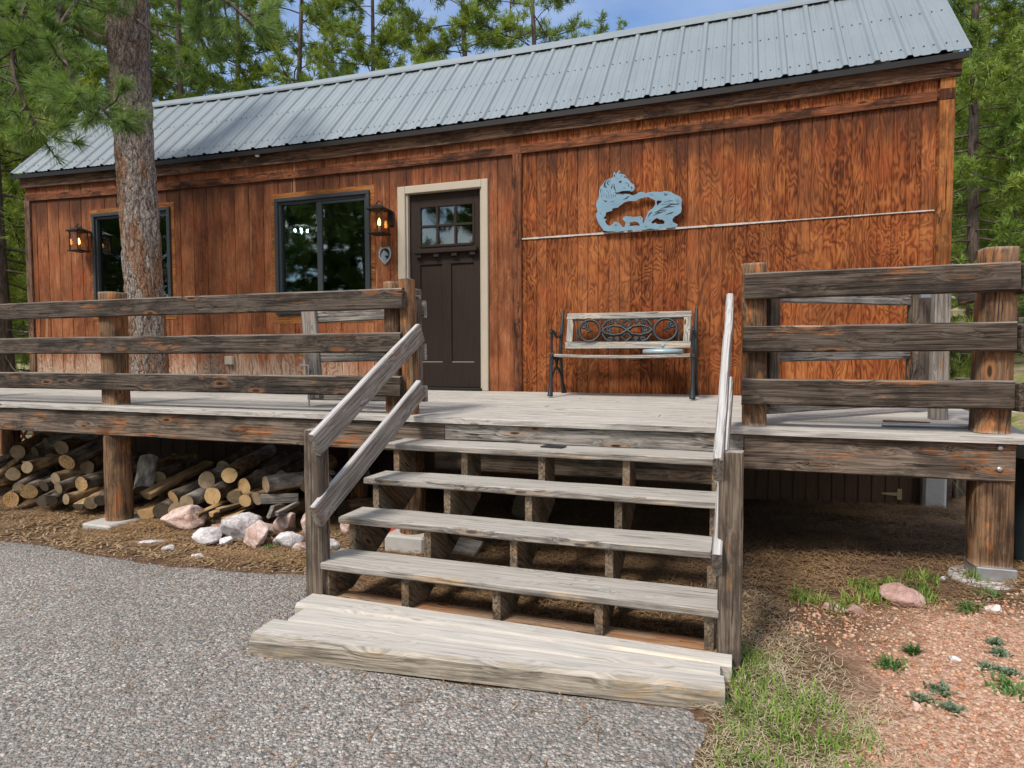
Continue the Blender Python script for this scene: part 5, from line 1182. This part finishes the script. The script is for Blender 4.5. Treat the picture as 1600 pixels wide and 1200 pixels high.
def pine_meshes(seed, H, clear, Lmax, mat, dens=1., tuft=.20, r0=.17, nn=16):
    rr = random.Random(seed); tr = MB(); P = []; D = []; Z = []
    lean = (rr.uniform(-.02, .02), rr.uniform(-.02, .02)); pts = []; rs = []
    for i in range(15):
        u = i/14; z = H*u; pts.append(Vector((lean[0]*z+.06*math.sin(u*5+seed), lean[1]*z+.06*math.cos(u*4+seed), z-.2))); rs.append(r0*(1-.9*u)+.012)
    tr.tube(pts, rs, 9)
    def at(z): u = max(0, min(.999, z/H))*14; i = int(u); return pts[i].lerp(pts[i+1], u-i)
    z = clear; az = rr.random()*6
    while z < H-.3:
        u = (z-clear)/(H-clear); az += 2.4+rr.uniform(-.5, .5)
        prof_ = (.55+.45*min(1, u*4))*(1-u)**.75+.10
        ln = Lmax*prof_*rr.uniform(.65, 1.12)
        dead = u < .10 and rr.random() < .5
        p = at(z); d = Vector((math.cos(az), math.sin(az), rr.uniform(-.12, .25)+.35*u)); bp = [p.copy()]; nseg = 6
        for k in range(nseg):
            d = (d+Vector((rr.uniform(-.16, .16), rr.uniform(-.16, .16), (-.10 if k < 3 else .13)+rr.uniform(-.06, .06)))).normalized(); p = p+d*ln/nseg; bp.append(p.copy())
        br = max(.010, .032*ln/2.2*(1-.4*u)); tr.tube(bp, [br*(1-.75*k/nseg) for k in range(nseg+1)], 5, cap=False)
        if not dead:
            ns = max(3, int(ln*4.4*dens))
            for q in range(ns):
                t = rr.uniform(.28, 1.)*nseg; i = min(nseg-1, int(t)); b = bp[i].lerp(bp[i+1], t-i); dd = (bp[i+1]-bp[i]).normalized()
                s = Vector((rr.gauss(0, 1), rr.gauss(0, 1), rr.gauss(.25, .7))).normalized(); sd2 = (dd*.8+s*.9).normalized(); sl = rr.uniform(.18, .5)*(.6+.4*ln/Lmax)*1.25
                e = b+sd2*sl; tr.tube([b, e], [.008, .004], 3, cap=False)
                for k in range(rr.randint(3, 6)):
                    w = rr.uniform(.45, 1.08); o_ = Vector((rr.gauss(0, .06), rr.gauss(0, .06), rr.gauss(.02, .05)))
                    P.append(b+(e-b)*w+o_); D.append((sd2+Vector((rr.gauss(0, .4), rr.gauss(0, .4), .35+rr.gauss(0, .3)))).normalized()); Z.append(tuft*rr.uniform(.75, 1.2))
            P.append(bp[-1]); D.append(d); Z.append(tuft)
        z += rr.uniform(.10, .30)/dens*(.8+.5*u)
    me = mesh('trunk', tr.v, tr.f, M['farbark']); me.polygons.foreach_set('use_smooth', tr.sm)
    return me, crown_mesh('crown', [tuple(p) for p in P], [tuple(d) for d in D], Z, nn, .017, mat)
KINDS = [pine_meshes(1, 14, 2.2, 3.0, M['needles'], 1.35, .21, .13, 20), pine_meshes(2, 14, 3.4, 3.2, M['needles'], 1.05, .22, .12, 18), pine_meshes(3, 15, 1.8, 2.7, M['needles_cool'], 1.4, .20, .14, 20), pine_meshes(4, 11, .8, 2.5, M['needles'], 1.4, .20, .11, 20), pine_meshes(5, 8, .3, 1.9, M['needles_cool'], 1.6, .19, .09, 20)]
protos = {}
def tree(kind, x, y, sc, rz, label, group='background pines', name='pine_tree'):
    loc = (x, y, gz(x, y))
    if kind not in protos:
        o = empty(name, loc, label, 'tree', group, rz); o.scale = (sc,)*3; WM[o.name] = Matrix.Identity(4)
        tm, cm = KINDS[kind]
        for nm, me in (('trunk', tm), ('crown', cm)): link(nm, me, o, Matrix.Identity(4), True)
        protos[kind] = o; return o
    src = protos[kind]; o = src.copy(); COL.objects.link(o); o.location = loc; o.rotation_euler = (0, 0, rz); o.scale = (sc,)*3; tag(o, label, 'tree', group)
    for ch in src.children: c = ch.copy(); COL.objects.link(c); c.parent = o
    return o
G_ = 'pine in the dense stand behind the cabin roof'
TL = [(465, 17.5, 1, 1.0, 0., 'tall pine with bare dark trunk rising behind the roof above the smaller window'), (845, 18.5, 1, 1.05, 2., 'slender trunked pine rising behind the roof right of the bushy crowns'),
      (740, 16.5, 0, .95, 1., 'bushy bright green pine behind the roof above the door'), (580, 16, 0, .85, 3.3, 'light green pine behind the roof between the trunk and the bushy crown'), (960, 24, 2, .82, 4., 'rounded grey-green crown peeking over the roof ridge above the bench'),
      (1190, 20, 0, .70, 5., 'pine tip just showing over the ridge at the top right'), (1290, 23, 3, .95, 1.6, 'small crown tip just left of the roof\'s right end'),
      (1516, 12.5, 2, .80, .7, 'tall straight pine standing right of the cabin corner'), (1585, 15, 0, .85, 2.2, 'pine at the right edge of the photo behind the corner pine'), (1560, 22, 3, .85, 1.2, 'bushy darker pine behind and right of the corner pine'), (1640, 17, 2, .9, .2, 'pine just beyond the right edge of the photo'),
      (1500, 26, 4, 1.0, 3.1, 'low fir in the shade behind the right cabin corner'), (1605, 13, 4, .8, 4.1, 'low bushy pine low at the right edge'), (1540, 30, 2, 1.0, 3.6, 'far dark pine seen low behind the corner pine'), (1475, 30, 0, .9, 2.8, 'far pine half hidden by the cabin corner'),
      (14, 11.5, 2, .9, .9, 'dark trunked pine at the left edge of the photo beyond the cabin'), (-40, 13, 0, 1.0, 1.9, 'pine just beyond the left edge of the photo'), (60, 17, 0, .9, 4.4, 'pine behind the left end of the roof'), (120, 19, 2, .95, 2.6, 'dense pine behind the roof left of the near trunk'), (20, 20, 3, 1.1, .3, 'bushy pine at the left edge behind the dark trunk'), (-20, 24, 4, 1.3, 3., 'low fir far back at the left edge'),
      (200, 18, 0, 1.0, 5.2, 'pine directly behind the near trunk'), (300, 16.5, 2, .95, 1.1, 'dense pine right of the near trunk'), (370, 19, 0, 1.0, 3.9, 'pine between the near trunk and the bare dark trunk'), (270, 22, 1, 1.1, 2.2, 'tall pine further back, right of the near trunk'),
      (530, 22, 2, .95, .5, 'darker pine further back behind the light green pine'), (660, 22, 0, .85, 2.9, 'pine further back left of the bushy crown'), (790, 24, 1, 1.0, 4.8, 'thin pine further back between bushy crown and slender trunk'), (900, 21, 1, .78, 1.4, 'sparse pine whose branches reach over the roof right of the slender trunk')]
for px, dep, kd, sc, rz, lab in TL:
    q = at_d(px, 552, dep); tree(kd, q.x, q.y, sc, rz, lab)
for i in range(16):     # the wood closing in further back
    px = [-30, 40, 95, 150, 215, 330, 420, 1490, 1530, 1575, 1610, 1650, 1470, 10, 60, 1520][i]; q = at_d(px, 552, R.uniform(28, 46)); tree(R.choice((0, 2, 3, 4)), q.x, q.y, R.uniform(.9, 1.2), R.uniform(0, 6), 'distant pine in the wood far behind the cabin', 'distant pines in the wood')
for x, y, kd, sc in ((-7, -19, 0, 1.), (-3.2, -21, 2, 1.), (.8, -18.5, 1, 1.), (5, -22, 0, 1.1), (-11, -15, 2, .9), (9, -17, 3, 1.1), (-15, -8, 4, 1.3), (-18, -11, 2, 1.), (-13, -13, 3, 1.), (-10.5, -15.5, 4, 1.4), (-14, -18, 0, 1.), (-8.5, -13, 4, 1.2), (-6, -16, 3, 1.), (-4.2, -14, 4, 1.3), (-17, -14, 3, 1.2), (-20, -7, 3, 1.2)):
    tree(kd, x, y, sc, x, 'pine across the driveway, seen only as a reflection in the glass', 'pines across the driveway')
# ---- the pine growing through the deck
tb_ = at_z(233, 609, -.012)
YT = tb_.y
tp = [at_y(px, py, YT) for px, py in ((236, 660), (234, 609), (231, 540), (225, 450), (219, 350), (212, 260), (206, 170), (202, 90), (201, 0), (199, -90), (196, -190))]
hp_ = [30, 29, 27.5, 26.5, 27, 27.5, 28, 28.5, 29, 28, 26]
pine = empty('near_pine', (tb_.x, tb_.y, gz(tb_.x, tb_.y)), 'big ponderosa pine trunk with flaky grey orange bark growing through the deck', 'tree')
def curve_at(P, u): i = min(len(P)-2, int(u*(len(P)-1))); t = u*(len(P)-1)-i; return P[i].lerp(P[i+1], t)
nt_, ns_ = 150, 56; v = []
dep = (tb_-CAM).dot(FW)
for i in range(nt_+1):
    u = i/nt_; c = curve_at(tp, u); k = u*10; a = int(min(9, k)); r = (hp_[a]+(hp_[a+1]-hp_[a])*(k-a))*dep/FPX
    for j in range(ns_):
        t = 2*math.pi*j/ns_; n_ = Vector((math.cos(t), math.sin(t), 0))
        d = mnoise.voronoi(Vector((n_.x*r*17+.6*mnoise.noise((n_.x*3, n_.y*3, c.z*4)), n_.y*r*17+.6*mnoise.noise((n_.x*3, n_.y*3, c.z*4+9)), c.z*4.2+.8*mnoise.noise((n_.x*2, n_.y*2, c.z*3)))))[0]
        rg = min(1, (d[1]-d[0])*2.2); knot = .0
        v.append(c+n_*(r*.945+.017*rg+.010*mnoise.noise((n_.x*2.2, n_.y*2.2, c.z*1.3))))
f = [(i*ns_+j, i*ns_+(j+1) % ns_, (i+1)*ns_+(j+1) % ns_, (i+1)*ns_+j) for i in range(nt_) for j in range(ns_)]
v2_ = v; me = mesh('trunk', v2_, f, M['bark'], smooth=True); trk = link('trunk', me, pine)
lm = MB(); NP = []; ND = []; NZ = []
def limb(P, r0, tw, tl, seedv, dens=1.):
    rr = random.Random(seedv); P = [Vector(p) for p in P]; n = 14; Q = []
    for i in range(n+1):    # Catmull-like smoothing
        u = i/n*(len(P)-1); a = min(len(P)-2, int(u)); t = u-a; p0, p1, p2, p3 = P[max(0, a-1)], P[a], P[a+1], P[min(len(P)-1, a+2)]
        Q.append(.5*((2*p1)+(p2-p0)*t+(2*p0-5*p1+4*p2-p3)*t*t+(3*p1-p0-3*p2+p3)*t**3))
    lm.tube(Q, [r0*(1-.8*i/n) for i in range(n+1)], 7, cap=False)
    for k in range(int(tw*1.2*dens)):
        u = rr.uniform(.22, 1.)*n; i = min(n-1, int(u)); b = Q[i].lerp(Q[i+1], u-i); dd = (Q[i+1]-Q[i]).normalized()
        s = (dd*.7+Vector((rr.gauss(0, .8), rr.gauss(0, .8), rr.gauss(-.15, .55)))).normalized(); l = tl*rr.uniform(.4, 1.); m_ = b+s*l*.55+Vector((0, 0, -.03)); e = m_+(s+Vector((0, 0, .35))).normalized()*l*.45
        lm.tube([b, m_, e], [.009, .006, .004], 4, cap=False)
        for q in range(rr.randint(3, 5)):
            t = rr.uniform(.35, 1.); p = b.lerp(m_, t*2) if t < .5 else m_.lerp(e, t*2-1); NP.append(tuple(p)); ND.append(tuple((s+Vector((rr.gauss(0, .35), rr.gauss(0, .35), .25))).normalized())); NZ.append(rr.uniform(.11, .17))
    NP.append(tuple(Q[-1])); ND.append(tuple((Q[-1]-Q[-2]).normalized())); NZ.append(.16)
T0 = lambda py: curve_at(tp, min(1, max(0, np.interp(-py, [-660, -609, -540, -450, -350, -260, -170, -90, 0, 90, 190], np.linspace(0, 1, 11)))))
A_ = at_y
limb([T0(82), A_(140, 52, YT-.15), A_(95, 28, YT-.35), A_(40, 2, YT-.7), A_(-60, -30, YT-1.1)], .055, 34, .55, 1)
limb([T0(-60), A_(130, -60, YT-.5), A_(90, 30, YT-1.1), A_(112, 120, YT-1.5), A_(168, 178, YT-1.6)], .04, 30, .42, 2)
limb([T0(-90), A_(110, -90, YT-.6), A_(40, 10, YT-1.2), A_(20, 110, YT-1.5), A_(60, 200, YT-1.5)], .04, 40, .5, 3)
limb([T0(-20), A_(90, -30, YT-.5), A_(0, 40, YT-1.1), A_(-50, 120, YT-1.4), A_(-40, 190, YT-1.5)], .045, 40, .55, 4)
limb([T0(-60), A_(270, -60, YT-.5), A_(340, -10, YT-.9), A_(400, 40, YT-1.1)], .035, 24, .4, 5)
limb([T0(-100), A_(300, -80, YT-.2), A_(330, -20, YT-.3), A_(310, 60, YT-.5)], .03, 22, .38, 6)
limb([T0(-40), A_(180, -60, YT-.6), A_(120, 0, YT-1.0), A_(80, 80, YT-1.3), A_(120, 150, YT-1.3)], .03, 26, .4, 7)
limb([T0(20), A_(250, 60, YT-.2), A_(285, 90, YT-.3), A_(300, 120, YT-.35)], .018, 3, .25, 8)
lme = mesh('limb', lm.v, lm.f, M['farbark']); lme.polygons.foreach_set('use_smooth', lm.sm); link('limb', lme, pine)
link('crown', crown_mesh('crown', NP, ND, NZ, 46, .0042, M['needles_near'], .75), pine)
# young pine by the right rail
yp = at_d(1500, 560, 5.6); yo = empty('young_pine', (yp.x, yp.y, gz(yp.x, yp.y)), 'young long-needled pine bush behind the right railing', 'tree')
rr = random.Random(5); P = []; D = []; Z = []; k = MB(); base = Vector((yp.x, yp.y, gz(yp.x, yp.y))); k.tube([base, base+Vector((0, 0, .9)), base+Vector((.03, 0, 1.5))], [.03, .02, .008], 6)
for i in range(70):
    h = rr.uniform(.15, 1.45); a = rr.uniform(0, 6.28); l = .55*(1-h/1.8)*rr.uniform(.5, 1); e = base+Vector((l*math.cos(a), l*math.sin(a), h+l*.35)); k.tube([base+Vector((0, 0, h)), e], [.008, .004], 4, cap=False); P.append(tuple(e)); D.append((math.cos(a)*.6, math.sin(a)*.6, .8)); Z.append(.2)
k.build('trunk', M['farbark'], yo); link('crown', crown_mesh('crown', P, D, Z, 60, .005, M['needles'], .8), yo)
# ================================================================== GROUND COVER
def scatter_blades(name, pts, ln, width, flat, mat, bend=.3, kind='stuff', label=None, cat=None):
    pts = np.array(pts); N = len(pts); a = NR.uniform(0, 2*math.pi, N); l = ln*NR.uniform(.55, 1.2, N); el = NR.uniform(*flat, N)
    d = np.stack([np.cos(a)*np.cos(el), np.sin(a)*np.cos(el), np.sin(el)], 1); s = np.stack([-np.sin(a), np.cos(a), np.zeros(N)], 1)*(width/2)
    b2 = a+NR.normal(0, bend, N); d2 = np.stack([np.cos(b2)*np.cos(el*.8), np.sin(b2)*np.cos(el*.8), np.sin(el*.7)], 1)
    m1 = pts+d*(l*.5)[:, None]; tip = m1+d2*(l*.5)[:, None]
    v = np.stack([pts-s*.8, pts+s*.8, m1+s, tip, m1-s], 1).reshape(-1, 3); k = np.arange(N)*5
    me = bpy.data.meshes.new(name); me.vertices.add(len(v)); me.vertices.foreach_set('co', v.astype(np.float32).ravel())
    lv = np.concatenate([np.stack([k, k+1, k+2, k+4], 1).ravel(), np.stack([k+4, k+2, k+3], 1).ravel()]).astype(np.int32); ls = np.concatenate([np.arange(N)*4, N*4+np.arange(N)*3]).astype(np.int32)
    me.loops.add(len(lv)); me.loops.foreach_set('vertex_index', lv); me.polygons.add(2*N); me.polygons.foreach_set('loop_start', ls); me.materials.append(mat); me.update(calc_edges=True)
    return me
def nz2(x, y, s=1., o=0.): return mnoise.noise((x*s, y*s, o))
pts = []
while len(pts) < 75000:
    x = R.uniform(-5.2, 4.3); y = R.uniform(-3.6, 0.0)
    d = .9 if y > -2.75 else max(0, .9-(-2.75-y)*1.6)
    if x > 2.9: d *= 1 if y > -2.3 else max(0.04, 1-(-2.3-y)*2.2-(x-2.9)*.25)
    if x < .6 and y < -2.62: d = 0.12 if y > -2.85 else 0
    if in_poly(x, y, AP) and R.random() > .012: d = 0
    d *= .55+.9*nz2(x, y, 1.7, 3)
    if R.random() < d: pts.append((x, y, gzf(x, y)+R.uniform(.002, .022)))
for _ in range(900):
    x, y = R.uniform(-3, 2.6), R.uniform(-4.7, -2.7)
    if in_poly(x, y, AP) and R.random() < .25+.9*max(0, nz2(x, y, 2.2, 6)): pts.append((x, y, gz(x, y)+.016))
tag(link('pine_straw', scatter_blades('pine_straw', pts, .12, .004, (-.06, .22), M['straw'], .5)), kind='stuff')
pts = []
while len(pts) < 9000:
    x = R.uniform(2.5, 3.75); y = R.uniform(-4.7, -2.2)
    if in_poly(x, y, AP): continue
    d = max(0, 1.15-abs(x-2.80-.05*(-3.2-y))/(.18+.30*max(0, min(1, (-2.9-y)/.6))))*(1 if y < -3.0 else max(.0, 1-(y+3.0)*1.2)); d *= .45+1.3*max(0, .35+nz2(x, y, 5, 1))
    if R.random() < d: pts.append((x, y, gzf(x, y)+R.uniform(0, .015)))
tag(link('dry_grass', scatter_blades('dry_grass', pts, .05, .0024, (-.02, .5), M['drygrass'], .35)), kind='stuff')
pts = []
cl = [(2.72, -3.30), (2.80, -3.42), (2.92, -3.46), (2.98, -3.52), (2.78, -3.62), (2.70, -3.72), (2.85, -3.72), (2.95, -3.75), (3.04, -3.7), (2.68, -3.85), (2.8, -3.9), (2.9, -3.95), (3.02, -3.9), (2.66, -4.0), (2.76, -3.2), (2.69, -3.42), (3.08, -3.95), (2.75, -4.1), (2.95, -4.15), (2.7, -3.55), (2.87, -3.58), (2.71, -3.18), (2.68, -3.12)]
for cx_, cy_ in cl:
    for _ in range(85):
        x, y = R.gauss(cx_, .045), R.gauss(cy_, .045)
        if not in_poly(x, y, AP): pts.append((x, y, gzf(x, y)))
for _ in range(350):
    x, y = R.uniform(2.62, 3.15), R.uniform(-4.3, -3.1)
    if nz2(x, y, 6, 8) > .05 and not in_poly(x, y, AP): pts.append((x, y, gzf(x, y)))
tag(link('green_grass', scatter_blades('green_grass', pts, .062, .0045, (.35, 1.4), M['grassblade'], .5)), kind='stuff')
# single grass tufts and weeds one can count
def tuft(px, py, n, ln, rad_, mat, flat, label, cat, group, wid=.006, name='grass_tuft'):
    q = at_g(px, py); base = np.array([q.x, q.y, gzf(q.x, q.y)])
    P = base+np.concatenate([NR.normal(0, rad_, (n, 2)), np.zeros((n, 1))], 1); P[:, 2] = [gzf(a, b)-.003 for a, b in P[:, :2]]
    me = scatter_blades(name, P-base, ln, wid, flat, mat, .4); return tag(link(name, me, None, Matrix.Translation(base)), label, cat, group)
for px, py, lab in ((1250, 940, 'green grass tuft left of the reddish rocks, growing from straw'), (1275, 943, 'grass tuft beside the leftmost tuft near the reddish rock'), (1306, 960, 'broad bladed grass tuft in front of the small reddish rock'), (1357, 930, 'grass tuft left of the pink granite rock, behind'), (1375, 942, 'grass tuft touching the left end of the granite rock'), (1385, 915, 'taller grass tuft behind the granite rock'), (1425, 905, 'grass tuft behind the right end of the granite rock'), (1450, 940, 'grass tuft at the right end of the granite rock'), (1452, 912, 'grass tuft between granite rock and the post footing'), (1520, 908, 'sparse grass tuft in front of the round concrete footing'), (1345, 918, 'thin grass tuft at the edge of the deck shade'), (1398, 925, 'grass tuft close behind the granite rock'), (1438, 925, 'short grass tuft beside the granite rock'), (1330, 945, 'short tuft between the two small reddish rocks')):
    tuft(px, py, 46, .085, .028, M['grassblade'], (.7, 1.5), lab, 'grass tuft', 'grass tufts on the gravel')
for px, py, r_, lab in ((1515, 955, .05, 'rounded bright green weed right of the granite rock'), (1545, 930, .035, 'pale green weed near the round footing'), (1390, 1038, .045, 'dark green weed alone on the bare gravel'), (1425, 1020, .015, 'tiny green sprout above the lone dark weed'), (440, 855, .04, 'feathery green weed between the pale rocks left of the stairs'), (420, 860, .035, 'bright green weed at the left of the pale rocks'), (430, 876, .04, 'low green weed nearest the driveway below the rocks'), (462, 828, .04, 'light green weed beside the stair post'), (1575, 1080, .06, 'yellow green weed patch at the right edge of the gravel')):
    tuft(px, py, 90, .05, r_*.55, M['weed'], (.3, 1.3), lab, 'weed', 'weeds', .009, 'weed')
for px, py, r_, lab in ((1470, 1080, .04, 'grey sage clump, furthest back of the cluster of three'), (1440, 1095, .035, 'grey sage clump, left one of the cluster of three'), (1485, 1108, .035, 'grey sage clump, nearest one of the cluster of three'), (1543, 1050, .025, 'small sage clump right of the gravel\'s middle, left of a pair'), (1575, 1058, .025, 'small sage clump near the right edge, right of a pair'), (1562, 1028, .03, 'flat green sage clump above the pair'), (1555, 1012, .02, 'tiny sage clump furthest back on the gravel')):
    tuft(px, py, 90, .034, r_*.5, M['sage'], (.2, 1.3), lab, 'sage plant', 'sage clumps on the gravel', .010, 'sage_clump')
# gravel : loose stones
def stones(name, pts, smin, smax, mats):
    ico = bmesh.new(); bmesh.ops.create_icosphere(ico, subdivisions=1, radius=1); bv = np.array([v.co for v in ico.verts]); ico.faces.ensure_lookup_table(); bf = np.array([[v.index for v in f.verts] for f in ico.faces]); ico.free()
    N = len(pts); s = smin*(smax/smin)**(NR.random(N)**2.2); sc_ = np.stack([s*NR.uniform(.7, 1.3, N), s*NR.uniform(.7, 1.3, N), s*NR.uniform(.4, .8, N)], 1)
    a = NR.uniform(0, 6.28, N); j = NR.uniform(.72, 1.2, (N, len(bv), 1)); v = bv[None]*j*sc_[:, None]; c, s_ = np.cos(a)[:, None], np.sin(a)[:, None]
    v = np.stack([v[..., 0]*c-v[..., 1]*s_, v[..., 0]*s_+v[..., 1]*c, v[..., 2]], -1)+np.array(pts)[:, None]
    f = (bf[None]+(np.arange(N)*len(bv))[:, None, None]).reshape(-1, 3); me = fast_mesh(name, v.reshape(-1, 3), f, mats)
    me.polygons.foreach_set('material_index', np.repeat(NR.integers(0, len(mats), N), len(bf)).astype(np.int32)); return me
PG = [plain('gravel_pink', (.47, .24, .15), .9, 0, .2, .25, 30), plain('gravel_pale', (.55, .36, .26), .9, 0, .2, .25, 30), plain('gravel_rust', (.36, .16, .085), .9, 0, .2, .25, 30), plain('gravel_buff', (.46, .35, .24), .9, 0, .2, .25, 30)]
pts = []
while len(pts) < 16000:
    x, y = R.uniform(2.9, 5), R.uniform(-4.2, -1.6); g = x-.28*y+.6*nz2(x, y, 1.5, 2)
    if g > 3.95 and y < -2.3+.4*nz2(x, y, 2, 5): pts.append((x, y, gzf(x, y)+.001))
tag(link('gravel', stones('gravel', pts, .0025, .012, PG)), kind='stuff')
AG = [plain('chip_pale', (.50, .49, .48), .8, 0, .3, .2, 40), plain('chip_grey', (.24, .24, .24), .8, 0, .3, .2, 40), plain('chip_dark', (.08, .08, .085), .8, 0, .3, .2, 40), plain('chip_pink', (.38, .27, .22), .8, 0, .3, .2, 40)]
pts = []
while len(pts) < 7000:
    x, y = R.uniform(-3.2, 2.6), R.uniform(-4.8, -2.6)
    if in_poly(x, y, AP) and (y < -3.85 or x < .6): pts.append((x, y, gz(x, y)+.0105+.004*mnoise.noise((x*3, y*3, 1))))
tag(link('asphalt_chips', stones('asphalt_chips', pts, .003, .007, AG)), kind='stuff')
# wood chips and bark litter in front of the log piles
pts = []
while len(pts) < 2600:
    x, y = R.uniform(-4.2, .3), R.uniform(-2.8, -1.9)
    if not in_poly(x, y, AP): pts.append((x, y, gzf(x, y)+.008))
tag(link('bark_litter', scatter_blades('bark_litter', pts, .05, .010, (-.1, .5), plain('pale_wood_chip', (.36, .26, .15), .85, 0, .2, .5, 60), .3)), kind='stuff')
pts = [(R.uniform(-4.2, .3), R.uniform(-2.75, -1.8)) for _ in range(1600)]; pts = [(x, y, gzf(x, y)+.006) for x, y in pts if not in_poly(x, y, AP)]
tag(link('bark_litter', scatter_blades('bark_litter', pts, .07, .020, (-.1, .4), M['log_brown'], .3)), kind='stuff')
